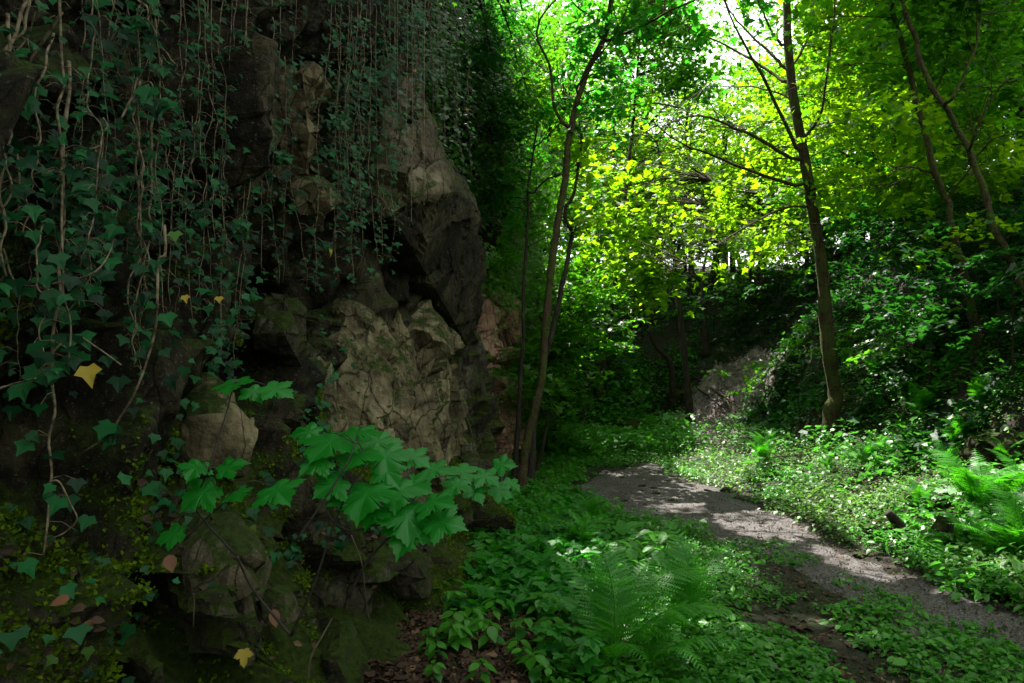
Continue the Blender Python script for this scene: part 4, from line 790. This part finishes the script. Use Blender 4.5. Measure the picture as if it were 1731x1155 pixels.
# single ivy tufts low on the mossy wall
rng = np.random.default_rng(77)
g = MB(); gy = MB()
for k in range(330):
    px, py = rng.uniform(0, 520), rng.uniform(420, 1000)
    if py > 760 and rng.random() < .6: continue
    pass
k = 700; yv = rng.uniform(1.6, 5.2, k); zv = rng.uniform(.5, 2.1, k); pw = on_cliff(yv, zv); pp = pw + np.column_stack([rng.uniform(.02, .12, k), -rng.uniform(.02, .12, k), rng.uniform(-.02, .04, k)])
leaves(g, IVY, pp, np.column_stack([rng.uniform(.2, 1, k), rng.uniform(-1, 0, k), rng.uniform(.2, 1.2, k)]), .05 * rng.uniform(.5, 1.2, k), rng, np.array([.1, -.2, -1.0]), .7)
tag(g.build('creeping_ivy', M['ivy']), kind='stuff', label='ivy leaves creeping over the mossy lower wall')
# moss tufts, fallen leaves on the rock
def on_slope(k, y0, y1, z0, z1, rng):
    yv = rng.uniform(y0, y1, k); zv = rng.uniform(z0, z1, k); return on_cliff(yv, zv)
k = 190000; p = on_slope(k, 1.2, 8.3, -.1, 2.0, rng)
ms = fbm(p * 3.2, 3, 55) + .15 * (1.0 - p[:, 2]); p = p[ms > .10]; k = len(p)
g = MB(); leaves(g, DIA, p + rng.normal(size=(k, 3)) * .012 + np.array([.008, -.006, .008]), np.column_stack([rng.normal(size=k) + .4, rng.normal(size=k) - .4, rng.normal(size=k) + .5]), rng.uniform(.008, .026, k), rng, np.array([.4, -.4, .8]), .8)
tag(g.build('moss', M['moss']), kind='stuff', label='green moss cushions on the lower cliff')
k = 420; p = on_slope(k, 1.6, 6.5, .2, 1.3, rng); g = MB()
leaves(g, OVAL_LO, p + np.array([.02, -.015, .015]), np.column_stack([rng.uniform(.1, 1, k), rng.uniform(-.8, .2, k), rng.uniform(.4, 1.2, k)]), rng.uniform(.02, .05, k), rng)
tag(g.build('leaf_litter', M['litter']), kind='stuff', label='withered leaves caught on the mossy rock')
# ================================================================== FOREGROUND MAPLE SAPLING
def fine_maple():
    """five-lobed toothed leaf, one outline"""
    c = np.array([0, .36])
    rgt = [(0, 0), (.08, -.05), (.22, -.11), (.35, -.09), (.50, -.03), (.45, .04), (.55, .09), (.47, .14), (.44, .20), (.56, .22), (.64, .30), (.78, .34), (.76, .42), (.90, .53), (.76, .53), (.73, .61), (.61, .58), (.55, .67), (.43, .63),
           (.33, .62), (.40, .70), (.38, .78), (.46, .86), (.34, .88), (.32, .98), (.20, .98), (.15, 1.09), (.07, 1.11), (0, 1.26)]
    o = np.array(mirror(rgt)); V = np.vstack([[c], o]); n = len(o)
    # inner ring for curvature
    ring = c + (o - c) * .5; V = np.vstack([V, ring])
    rad = np.linalg.norm(V - c, axis=1); ang = np.arctan2(V[:, 0], V[:, 1] - c[1])
    z = .035 * np.cos(ang * 6.3) * rad * -1 - .16 * rad ** 2 + .05 * np.abs(V[:, 0])
    V3 = np.column_stack([V, z]); I = []
    for i in range(n):
        j = (i + 1) % n; a, b, ra, rb_ = 1 + i, 1 + j, 1 + n + i, 1 + n + j
        I += [[0, ra, rb_], [ra, a, b], [ra, b, rb_]]
    return V3, np.array(I)
FINE = fine_maple()
rng = np.random.default_rng(900)
sap = empty('maple_sapling', P(585, 1000, 1.9), 'young maple in the foreground with large fresh green lobed leaves held over the mossy bank', 'sapling')
nodes = {}
def stemline(pts, r0, r1):
    f = smooth_path(px_path(pts), 24); m = MB(); m.tube(f, r0, r1, 7, .15, 3); m.build('stem', M['stem'], sap, True); return f
S = [stemline([(492, 1075, 1.85), (530, 990, 1.85), (560, 900, 1.85), (590, 830, 1.85), (622, 782, 1.85)], .0045, .002),
     stemline([(589, 1010, 1.9), (620, 950, 1.9), (668, 895, 1.9), (700, 840, 1.92), (690, 800, 1.95)], .0045, .002),
     stemline([(500, 915, 1.8), (545, 850, 1.82), (585, 787, 1.85), (600, 750, 1.88)], .0035, .002),
     stemline([(552, 850, 1.85), (560, 878, 1.85), (592, 897, 1.87), (640, 885, 1.9), (665, 870, 1.9)], .0035, .0022),
     stemline([(310, 915, 1.75), (345, 880, 1.75), (380, 848, 1.75), (400, 818, 1.75)], .003, .0018),
     stemline([(352, 798, 1.72), (368, 745, 1.74), (385, 690, 1.76), (395, 648, 1.78)], .0028, .0016),
     stemline([(400, 940, 1.8), (345, 880, 1.77), (330, 850, 1.75), (352, 798, 1.73)], .003, .002),
     stemline([(492, 1075, 1.85), (430, 1000, 1.83), (400, 940, 1.8)], .004, .003),
     stemline([(668, 895, 1.95), (720, 815, 2.4), (780, 805, 2.7), (835, 822, 2.9)], .003, .002)]
skel = np.vstack(S)
LV = [(392, 640, 1.78, 92, 100), (430, 655, 1.80, 60, 60), (468, 652, 1.80, 86, 40), (330, 782, 1.72, 74, 120, 1), (388, 795, 1.76, 84, -20), (338, 822, 1.72, 92, 130), (402, 832, 1.74, 66, 20), (470, 824, 1.76, 92, 15),
      (555, 738, 1.90, 110, 110), (602, 722, 1.95, 92, 80), (650, 757, 1.95, 100, 60), (600, 765, 1.92, 104, 100), (700, 768, 2.0, 84, 30), (738, 792, 2.05, 76, 20), (535, 778, 1.86, 90, 160), (560, 812, 1.85, 80, 120),
      (615, 822, 1.85, 112, 100), (668, 818, 1.88, 100, 70), (690, 858, 1.85, 118, 80), (738, 850, 1.88, 104, 30), (752, 880, 1.86, 84, 30), (655, 790, 1.92, 84, 70), (575, 850, 1.86, 70, 130), (700, 818, 1.92, 88, 20), (690, 888, 1.84, 100, 100, 0), (630, 860, 1.86, 76, 120),
      (782, 790, 2.7, 66, 60), (822, 800, 2.8, 66, 20), (850, 786, 2.9, 58, 0), (805, 822, 2.75, 60, 90), (845, 826, 2.9, 62, 10), (770, 812, 2.6, 62, 120), (865, 812, 3.0, 50, 0),
      (290, 900, 1.72, 62, 150), (640, 735, 2.05, 84, 60), (520, 730, 2.0, 74, 170)]
for k, L_ in enumerate(LV):
    px, py, Y, wpx, yaw = L_[:5]; w_ = wpx * Y / F * .92; size = w_ / 1.56 * rng.uniform(.85, 1.1)
    c = P(px, py, Y)
    nrm = unit(np.array([rng.normal() * .18, -.50 + rng.normal() * .15, .84])[None])
    a = R(-yaw + rng.normal() * 14)                       # heading seen from above: 0 = right, 90 = towards the viewer
    hd = np.array([[math.cos(a), math.sin(a), -.25]])
    m = MB(); leaves(m, FINE, c[None] - hd * size * .45 * np.array([1, 1, 0]), nrm, np.array([size]), rng, hd, .05)
    o = m.build('leaf', M['maple_front'], sap, True)
    if len(L_) > 5 and L_[5]: o['label'] = 'brighter yellow-green leaf'
    b0 = c - hd[0] * size * .45 * np.array([1, 1, 0]); d = np.linalg.norm(skel - b0, axis=1); q = skel[d.argmin()]
    lu = np.tile(FINE[0][:, :2], (1, 1)).astype(np.float32); at = o.data.attributes.new('luv', 'FLOAT2', 'POINT'); at.data.foreach_set('vector', lu.ravel())
    if d.min() < .45:
        pet = MB(); pet.tube(smooth_path([q, (q + b0) / 2 + [0, 0, .01], b0], 7), .0014, .0010, 5, caps=False); pt = pet.build('stalk', M['stem'], sap, True); pt.parent = o

# ================================================================== FERNS
PIN = None
def pinna():
    n = 9; rgt = []
    for i in range(n):
        u = i / n; wd = .16 * (1 - u) ** .7 + .01
        rgt += [(wd * .45, u + .01), (wd, u + .075)]
    o = [(0, 0)] + rgt + [(0, 1.0)] + [(-x, y_) for x, y_ in rgt[::-1]]
    return fan(o, .05, .10)
def pinna_strip():
    n = 10; V = []; I = []
    for i in range(n + 1):
        u = i / n; V.append((0, u, .0 - .12 * u * u))
    c = n + 1
    for i in range(n):
        u = (i + .15) / n; u2 = (i + 1.15) / n; wd = .15 * (1 - u) ** .75 + .012; base = len(V)
        V += [(wd, u2 - .01, -.12 * u * u - .015), (-wd, u2 - .01, -.12 * u * u - .015)]
        I += [[i, base, i + 1], [i, i + 1, base + 1]]
    return np.array(V, float), np.array(I)
PIN = pinna_strip()
def frond_mesh(seed, L=1.0, arch=.5, wide=.17, n=24):
    """frond along +X rising and arching; returns arrays of leaf blade + rachis in local space"""
    rng = np.random.default_rng(seed); u = np.linspace(0, 1, 30)
    path = np.column_stack([L * (u * .62 + .25 * u ** 2), .06 * np.sin(u * 3) * rng.normal() * L, L * (arch * 1.9 * u - arch * 1.45 * u ** 2.1)])
    g = MB(); s = MB(); s.tube(path, .006 * L, .0015 * L, 5, caps=False)
    T = unit(np.gradient(path, axis=0)); side = unit(np.cross(T, [0, 0, 1.0])); up = np.cross(side, T)
    k = np.linspace(.16, .985, n) * 29
    for sg in (1, -1):
        i = np.clip(k.astype(int), 0, 28); f = (k - i)[:, None]; pos = path[i] * (1 - f) + path[i + 1] * f; v = k / 29
        ln = wide * L * np.sin(np.clip((v - .08) / .92, 0, 1) ** .62 * math.pi * .97 + .05) ** .8 * (1.08 - .25 * v) + .012 * L
        hd = side[i] * sg + T[i] * (.30 + .5 * v[:, None]) - up[i] * .12
        leaves(g, PIN, pos, up[i] + side[i] * sg * .12 + rng.normal(size=(n, 3)) * .06, ln * rng.uniform(.92, 1.06, n), rng, hd, .03)
    return g, s
FR = []
def fern(loc, fronds, label, group=None, sc=1.0, mat='fern'):
    """fronds: (yaw degrees, length, elevation degrees)"""
    t = empty('fern', loc, label, 'fern', group); t.rotation_euler = (0, 0, 0)
    for k, (yaw, L, el) in enumerate(fronds):
        if len(FR) < 7:
            g, s = frond_mesh(60 + len(FR), 1.0, [.5, .62, .42, .7, .55, .35, .48][len(FR)])
            ob = g.build('frond', M[mat]); st = s.build('rachis', M['fern']); st.parent = ob
            FR.append(ob); o = ob
        else:
            src = FR[k % 7]; o = src.copy(); COL.objects.link(o); st = src.children[0].copy(); COL.objects.link(st); st.parent = o
        o.parent = t; o.location = (0, 0, 0); o.rotation_euler = (rb.uniform(-.15, .15), R(-el), R(yaw)); o.scale = (L * sc,) * 3
    return t
def gp(px, py): return ground_at(px, py)
def ring(n, L, el, y0=0, span=360): return [(y0 + span * i / n + rb.uniform(-12, 12), L * rb.uniform(.8, 1.15), el + rb.uniform(-14, 18)) for i in range(n)]
b = P(1015, 1130, 2.55)
g0 = gp(1035, 1130)
fern(g0, [(100, .88, 44), (75, .82, 36), (128, .8, 34), (20, .9, 8), (-6, .9, 4), (155, .6, 30), (-40, .6, 10), (-75, .55, 8), (50, .75, 30), (-140, .5, 25)], 'large bright fern in the foreground left of the path with upright and spreading fronds')
g0 = gp(1150, 1085)
fern(g0, [(35, .80, 30), (105, .8, 55), (80, .75, 60), (130, .7, 45), (-30, .45, 10)], 'fern with dark stalks and one frond reaching right over the bare soil')
g0 = gp(1085, 1150)
fern(g0, [(-20, .7, 5), (20, .65, 12), (60, .55, 30), (-60, .5, 0)], 'low fern at the bottom edge of the picture')
for px, py, L, lab in [(985, 935, .45, 'small fern among maple leaves between the rock and the path'), (1000, 885, .4, 'little fern at the left verge beneath young maple leaves')]:
    fern(gp(px, py), ring(8, L, 35), lab)
for px, py, L, n, lab in [(1650, 872, .75, 11, 'tall pale fern on the sunny bank at the right'), (1715, 960, .75, 10, 'big fern at the right edge of the picture beside the mossy stump'), (1560, 868, .4, 8, 'small fern in the middle of the sunny bank'), (1600, 800, .5, 8, 'fern at the upper edge of the sunny bank'), (1700, 800, .5, 8, 'fern high on the sunny bank near the right edge'),
                          (1290, 790, .6, 9, 'blue-green fern left of the right maple on the shaded verge'), (1300, 765, .55, 8, 'second shaded fern behind the blue-green one'), (1560, 702, .6, 9, 'fern below the leafy slope next to a small mossy stump'), (1660, 690, .55, 8, 'fern on the right slope above the bank'),
                          (1105, 765, .5, 8, 'dim fern at the foot of the dark hollow'), (1075, 770, .45, 7, 'small dim fern beside the end of the path'), (1480, 640, .5, 8, 'fern on the dark slope right of the maple trunk'), (1600, 470, .6, 9, 'fern hanging high on the right slope'), (1640, 930, .45, 8, 'fern at the foot of the sunny bank beside the path'), (1470, 790, .5, 9, 'pale fern on the sunny bank right of the maple foot'), (1620, 760, .55, 9, 'fern just above the mossy rotten log'), (1400, 800, .35, 8, 'little fern below the foot of the right maple'), (1540, 760, .45, 8, 'fern between the mossy log and the dark slope'), (1725, 860, .6, 9, 'fern cut by the right edge above the big fern')]:
    fern(gp(px, py), ring(n, L, 32), lab)

# ================================================================== SEEDLINGS, STONES, DEAD WOOD
def proto_seedling(seed, big):
    rng = np.random.default_rng(seed); t = empty('seedling', (0, 0, 0), 'x', 'seedling'); s = MB(); g = MB()
    h = .13 if not big else .2; st = smooth_path([[0, 0, -.02], [.01, .01, h * .5], [0, 0, h]], 6); s.tube(st, .0016, .001, 4, caps=False)
    for lev, nn in ((h, 4), (h * .6, 3)):
        for q in range(nn):
            a = q * 6.28 / nn + lev * 30 + rng.random(); d = np.array([math.cos(a), math.sin(a), 0]); p0 = np.array([0, 0, lev]) + d * .012
            s.tube(np.array([[0, 0, lev], p0]), .001, .001, 3, caps=False)
            leaves(g, OVAL if not big else MAPLE, p0[None], (np.array([0, 0, 1.]) + d * .25 + rng.normal(size=3) * .12)[None], np.array([rng.uniform(.055, .085) * (1.0 if not big else 1.0)]), rng, d + np.array([0, 0, -.15]), .12)
    s.build('stem', M['herb'], t); g.build('foliage', M['herb' if not big else 'maple_shade'], t, True); return t
seeds = [proto_seedling(31, 0), proto_seedling(32, 0), proto_seedling(33, 1), proto_seedling(34, 1)]; sdu = set()
def put_seed(k, g, s, lab, grp):
    o = seeds[k]; rz = rb.uniform(0, 6.28); tl = (rb.uniform(-.3, .15), rb.uniform(-.2, .2))
    if k in sdu: copy_thing(o, g, rz, s, lab, grp, tl)
    else: sdu.add(k); o.location = [float(v) for v in g]; o.rotation_euler = (*tl, rz); o.scale = (s, s, s); o['label'] = lab; o['group'] = grp
for q in range(78):
    px = rb.uniform(690, 990); py = rb.uniform(925, 1175)
    if px < 780 - (py - 960) * .66 + 20: continue
    put_seed(rb.choice([0, 1]), gp(px, py), rb.uniform(.65, 1.25), 'small green seedling with oval leaves growing out of the brown leaf litter', 'seedlings in the leaf litter')
for q in range(120):
    px = rb.uniform(800, 1010); py = rb.uniform(835, 1010) if q < 85 else rb.uniform(930, 1170)
    if py > 1010 and px < 880: continue
    put_seed(rb.choice([2, 3]), gp(px, py), rb.uniform(.6, 1.15), 'low maple seedling with lobed leaves between the rock and the path', 'maple seedlings between rock and path')
for q in range(9):
    put_seed(rb.choice([0, 1]), gp(rb.uniform(1040, 1160), rb.uniform(935, 985)), rb.uniform(1.4, 2.0), 'pale broad-leaved plant beside the ferns left of the path', 'pale broad-leaved plants by the ferns')
def stone(loc, r, seed, label, group=None, m='rock', name='stone', flat=.6):
    bm = bmesh.new(); bmesh.ops.create_icosphere(bm, subdivisions=4, radius=1); V = np.array([v.co[:] for v in bm.verts]); I = np.array([[v.index for v in f.verts] for f in bm.faces]); bm.free()
    V = V * (1 + .35 * cellplane(V * 1.3 + seed, seed, .9)[:, None] + .1 * fbm(V * 3 + seed, 3, seed)[:, None]) * np.array([1.2, .9, flat]) * r + np.asarray(loc) + [0, 0, r * flat * .35]
    t = mesh(name, V - np.asarray(loc), I.ravel(), np.full(len(I), 3), M[m]); t.location = [float(v) for v in loc]; tag(t, label, 'stone', group); return t
for k, (px, py, r) in enumerate([(1053, 810, .035), (1085, 824, .05), (1130, 815, .05), (1108, 838, .05), (1083, 832, .04), (1135, 848, .045), (1056, 850, .04), (1182, 853, .03), (1105, 828, .04), (1196, 832, .04), (1000, 848, .03), (1090, 855, .03)]):
    stone(gp(px, py), r * 1.0, 200 + k, 'small dark stone lying on the grey gravel of the path', 'small stones on the path', 'rock_dark_shade')
stone(gp(972, 833), .10, 230, 'fist-sized grey stone at the left edge of the path end', None, 'rock'); stone(gp(1229, 833), .09, 231, 'dark angular stone at the right edge of the path', None, 'rock_dark_shade')
stone(gp(1456, 941), .05, 232, 'dark pebble at the right path edge below the sunny bank', None, 'rock_dark_shade')
stone(gp(1150, 676), .35, 233, 'mossy boulder at the left side of the sunlit scree', None, 'rock_moss'); stone(gp(1065, 730), .35, 234, 'dim mossy boulder in the dark hollow', None, 'rock_moss')
stone(gp(1580, 855), .2, 235, 'moss-topped stone in the middle of the sunny bank', None, 'rock_moss'); stone(gp(1500, 905), .16, 236, 'yellow-mossed stone low on the sunny bank', None, 'rock_moss'); stone(gp(1690, 770), .3, 237, 'mossy stone on the bank near the right edge', None, 'rock_moss')
def wood(name, label, cat, pts, r0, r1, m='bark', wob=.4, seed=1, sides=10):
    f = smooth_path(pts, 20); f[:, 2] += 0; t = f[0].copy(); mb = MB(); mb.tube(f - t, r0, r1, sides, wob, seed); o = mb.build(name, M[m], None, True); o.location = [float(v) for v in t]; tag(o, label, cat); return o
def gl(*pp, h=.03): return [gp(a, b) + np.array([0, 0, h]) for a, b in pp]
g = gp(1590, 925); wood('tree_stump', 'dark mossy stump standing upright at the foot of the sunny bank', 'stump', [g + [0, 0, -.05], g + [.02, 0, .12], g + [.05, 0, .24]], .12, .05, 'rock_moss', .7, 3)
g = gp(1540, 915); wood('tree_stump', 'broken leaning stump piece left of the dark mossy stump', 'stump', [g + [0, 0, -.05], g + [-.1, 0, .14], g + [-.2, 0, .24]], .06, .03, 'bark_dark', .5, 4)
g = gp(1572, 652); wood('tree_stump', 'small mossy stump on the right slope beside a fern', 'stump', [g + [0, 0, -.05], g + [.03, 0, .3]], .1, .07, 'bark', .5, 5)
wood('fallen_log', 'mossy rotten log lying across the sunny bank near the right edge', 'log', gl((1540, 802), (1590, 785), (1640, 775), h=.04), .06, .04, 'bark', .5, 6)
wood('fallen_log', 'thin mossy log slanting up at the upper right of the sunny bank', 'log', gl((1670, 815), (1700, 790), (1725, 772), h=.05), .05, .03, 'bark', .5, 7)
wood('fallen_branch', 'dark fallen branch lying over the sunlit scree', 'branch', gl((1170, 645), (1215, 672), (1255, 700), h=.10), .035, .015, 'bark_dark', .3, 8)
wood('fallen_branch', 'second thinner branch lower on the sunlit scree', 'branch', gl((1180, 665), (1215, 690), (1235, 715), h=.08), .025, .01, 'bark_dark', .3, 9)
wood('fallen_branch', 'dark broken branch lying on the soil near the lower right corner', 'branch', gl((1310, 1118), (1345, 1128), (1390, 1142), h=.02), .016, .008, 'bark_dark', .3, 10)
wood('fallen_branch', 'bare grey branch on the sunny bank next to the ferns', 'branch', gl((1625, 876), (1655, 858), h=.05), .02, .01, 'bark_pale', .3, 11)
def sk(pts, r0, r1, label, m='bark_pale', seed=1): wood('dead_twig', label, 'twig', px_path(pts), r0, r1, m, .3, seed, 6)
sk([(520, 1150, 2.1), (526, 1110, 2.1), (545, 1075, 2.15), (562, 1045, 2.2)], .004, .002, 'pale crooked twig rising from the lower edge over the mossy rocks')
sk([(594, 905, 2.4), (612, 955, 2.4), (618, 1010, 2.4), (625, 1050, 2.4)], .003, .0015, 'thin brown twig hanging down the mossy bank below the maple leaves')
sk([(325, 1003, 1.9), (328, 1010, 1.9), (327, 1060, 1.9)], .0018, .0012, 'hair-thin pale tendril hanging on the lower moss')
def single(name, px, py, Y, wpx, tpl, m, label, nrm=(.2, -.9, .5), hd=(0.2, 0, -1), seed=1):
    r = np.random.default_rng(seed); c = P(px, py, Y); mb = MB(); leaves(mb, tpl, np.zeros((1, 3)), np.array([nrm], float), np.array([wpx * Y / F / 1.2]), r, np.array([hd], float), .1)
    o = mb.build(name, M[m], None, True); o.location = [float(v) for v in c]; tag(o, label, 'leaf')
single('ivy_leaf', 148, 620, 1.9, 44, IVY, 'yellow_leaf', 'bright yellow three-pointed ivy leaf hanging at the left', seed=1)
single('ivy_leaf', 295, 392, 2.2, 26, IVY, 'herb_pale', 'pale green ivy leaf on the long swinging stem', seed=2)
single('ivy_leaf', 312, 500, 2.45, 18, IVY, 'yellow_leaf', 'small yellow ivy leaf right of the long swinging stem', seed=3)
single('ivy_leaf', 370, 502, 2.7, 16, IVY, 'yellow_leaf', 'small yellow ivy leaf in the middle of the lower curtain', seed=4)
single('ivy_leaf', 412, 1098, 2.1, 30, MAPLE, 'yellow_leaf', 'yellow star-shaped leaf caught on the rocks near the bottom', seed=5)
single('dead_leaf', 285, 938, 1.95, 34, OVAL, 'brown_leaf', 'reddish brown withered leaf hanging on the moss', seed=6)
single('dead_leaf', 462, 1030, 2.3, 34, OVAL, 'brown_leaf', 'curled pinkish brown leaf on the lower rocks', seed=7)
single('dead_leaf', 118, 1012, 1.75, 34, OVAL, 'brown_leaf', 'brown curled leaf in the dark lower left corner', (.2, -.6, .8), (-1, 0, -.4), seed=8)

# ================================================================== GROUND COVER
rng = np.random.default_rng(1234)
def wedge(n, y0, y1, pxa, pxb):
    Y = np.exp(rng.uniform(math.log(y0), math.log(y1), n)); k = rng.uniform((pxa - CX) / F, (pxb - CX) / F, n); return k * Y, Y
def cover(name, label, pos, m, tpl, size, per, spread, hmax, tilt=.4):
    n = len(pos); p = np.repeat(pos, per, 0); k = len(p); h = rng.random(k) ** .8 * hmax * np.repeat(rng.uniform(.4, 1.3, n), per)
    off = rng.normal(size=(k, 2)) * spread; p = p + np.column_stack([off, np.zeros(k)]); p[:, 2] = hgt(p[:, 0], p[:, 1]) + .008 + h
    g = MB(); nr = np.column_stack([rng.normal(size=k) * tilt, rng.normal(size=k) * tilt, np.ones(k)]); hd = np.column_stack([off, np.zeros(k) - .02])
    leaves(g, tpl, p, nr, size * rng.uniform(.55, 1.3, k) * np.repeat(np.exp(rng.normal(size=n) * .38) * (1 + .5 * n2(pos[:, 0], pos[:, 1], .7, 66)), per), rng, unit(hd) + [0, 0, -.2], .4); o = g.build(name, M[m]); tag(o, label, kind='stuff'); return o
def P3(x, y_): return np.column_stack([x, y_, hgt(x, y_)])
# right bank
x, y_ = wedge(15000, 3.4, 17, 900, 1800); p = P3(x, y_); _, r_ = path_edges(p[:, 1]); m = (p[:, 0] > r_ + .0 + .25 * n2(p[:, 0], p[:, 1], .4, 88)) & (p[:, 0] < 7.0) & (n2(p[:, 0], p[:, 1], .8, 41) > -.34); p = p[m]
a = n2(p[:, 0], p[:, 1], 1.2, 44) + .25 * (p[:, 1] > 8) * (p[:, 0] < 4.5)
cover('herb_cover', 'leafy herbs covering the bank right of the path', p[a < .1], 'herb', OVAL_LO, .045, 6, .05, .16)
cover('herb_cover', 'paler fine herbs in a band along the right path edge', p[a >= .1], 'herb_pale', OVAL_LO, .034, 9, .06, .17)
x, y_ = wedge(2600, 4, 16, 1100, 1800); p = P3(x, y_); _, r_ = path_edges(p[:, 1]); m = (p[:, 0] > r_ + .35) & (p[:, 0] < 7.2) & (n2(p[:, 0], p[:, 1], .5, 48) > .02)
cover('leafy_cover', 'taller broad-leaved plants in clumps on the right bank', p[m], 'herb', STAR, .06, 7, .09, .34, .5)
# around the path end and left of it
x, y_ = wedge(9000, 6.5, 17, 840, 1300); p = P3(x, y_); m = ~on_path(p, .05) & (p[:, 0] > W(p[:, 1]) + .35) & (p[:, 0] < 3.0) & (n2(p[:, 0], p[:, 1], .6, 42) > -.2); cover('herb_cover', 'green herbs around the end of the path', p[m], 'herb', OVAL_LO, .04, 7, .05, .15)
x, y_ = wedge(3000, 3.0, 8.5, 930, 1250); p = P3(x, y_); m = ~on_path(p, .1) & (p[:, 0] < 2.4) & (n2(p[:, 0], p[:, 1], .5, 43) > -.12); cover('herb_cover', 'low herbs on the soil left of the path', p[m], 'herb', OVAL_LO, .036, 6, .04, .07)
x, y_ = wedge(4600, 2.6, 6.5, 1080, 1800); p = P3(x, y_); l_, r_ = path_edges(p[:, 1]); m = (p[:, 0] < r_ - .5) & (n2(p[:, 0], p[:, 1], .45, 45) > -.05); cover('herb_cover', 'patchy low herbs in the bare soil at the lower right', p[m], 'herb', OVAL_LO, .034, 7, .035, .06)
# lush young maple leaves between rock and path
x, y_ = wedge(800, 4.6, 9, 790, 1010); p = P3(x, y_); m = ~on_path(p, .1) & (p[:, 0] > W(p[:, 1]) + .8) & (p[:, 0] < 1.0); cover('leafy_cover', 'green lobed leaves massed between rock and path', p[m], 'maple_shade', MAPLE_LO, .07, 4, .10, .13, .5)
# slopes
x, y_ = wedge(26000, 8, 30, 900, 1850); p = P3(x, y_); m = (hgt(p[:, 0], p[:, 1]) > .5) & (p[:, 2] < 8.5) & ~scree_mask(p) & (n2(p[:, 0], p[:, 1], .7, 46) > -.10) & (p[:, 0] > W(p[:, 1]) + .5); cover('slope_cover', 'ivy and leafy plants covering the steep slopes', p[m], 'slope_leaf', STAR, .070, 5, .13, .30, .55)
x, y_ = wedge(5200, 13.5, 22, 900, 1180); p = P3(x, y_); m = ~scree_mask(p) & (p[:, 0] > W(p[:, 1]) + .4) & (n2(p[:, 0], p[:, 1], .7, 47) > -.12); cover('slope_cover', 'dark leafy plants filling the shaded hollow behind the path', p[m], 'herb', STAR, .075, 6, .14, .45, .5)
# fallen leaves
x, y_ = wedge(9000, 2.4, 9, 640, 1800); p = P3(x, y_); m = (p[:, 0] > W(p[:, 1]) + .4); cover('leaf_litter', 'brown fallen leaves on the forest soil', p[m & ~on_path(p, -.25)], 'litter', OVAL_LO, .038, 1, .0, .012, .35)
x, y_ = wedge(9000, 2.4, 5.5, 600, 960); p = P3(x, y_); m = (p[:, 0] > W(p[:, 1]) + .5) & (p[:, 0] < .5); cover('leaf_litter', 'brown leaf litter at the foot of the rock', p[m], 'litter', OVAL_LO, .045, 1, .0, .02, .45)
x, y_ = wedge(6000, 4, 17, 1100, 1800); p = P3(x, y_); m = (p[:, 0] > 3.2); cover('leaf_litter', 'brown fallen leaves on the right bank', p[m], 'litter', OVAL_LO, .06, 1, .0, .03, .5)
# gravel stones on the path
x, y_ = wedge(16000, 3, 13, 950, 1750); p = P3(x, y_); p = p[on_path(p, .45)]; k = len(p); g = MB(); T4 = (np.array([[0, .9, 0], [.8, -.5, 0], [-.8, -.5, 0], [0, 0, .75]], float), np.array([[0, 2, 1], [0, 1, 3], [1, 2, 3], [2, 0, 3]]))
leaves(g, T4, p + [0, 0, .022], np.column_stack([rng.normal(size=k) * .3, rng.normal(size=k) * .3, np.ones(k)]), rng.uniform(.004, .013, k), rng); tag(g.build('gravel', M['rock']), 'loose grit on the path', kind='stuff')
x, y_ = wedge(7000, 12, 23, 1100, 1350); p = P3(x, y_); p = p[scree_mask(p)]; k = len(p); g = MB(); leaves(g, T4, p + [0, 0, .05], np.column_stack([rng.normal(size=k) * .4, rng.normal(size=k) * .4, np.ones(k)]), rng.uniform(.015, .07, k), rng); tag(g.build('scree', M['scree']), 'broken stones of the sunlit scree', kind='stuff')

# ---- unseen leaf mass added over and behind the viewpoint to cut sky light
rng = np.random.default_rng(4321)
C = np.vstack([np.column_stack([rng.uniform(-5, -.3, 260), rng.uniform(-6, 3.5, 260), rng.uniform(5.5, 10, 260)]),
               np.column_stack([rng.uniform(5.5, 11, 330), rng.uniform(-9, 5.0, 330), rng.uniform(2.5, 9, 330)]),
               np.column_stack([rng.uniform(-3, 9, 260), rng.uniform(-13, -7, 260), rng.uniform(1.5, 9, 260)])])
p, n, h = sprays(rng, C, rng.uniform(.6, 1.2, len(C)), 60, .15, .3)
u, v = to_px(p); m = sunmask(p, .01, rng) & ~((p[:, 1] > .3) & (v > -60) & (v < 1300) & (u > -60) & (u < 1790)); p, n, h = p[m], n[m], h[m]
g = MB(); leaves(g, DIA, p, n, .16 * rng.uniform(.7, 1.2, len(p)), rng, h, .3); tag(g.build('shade_canopy', M['maple_mid']), 'unseen leaf canopy added overhead and behind to dim the sky light', kind='stuff')
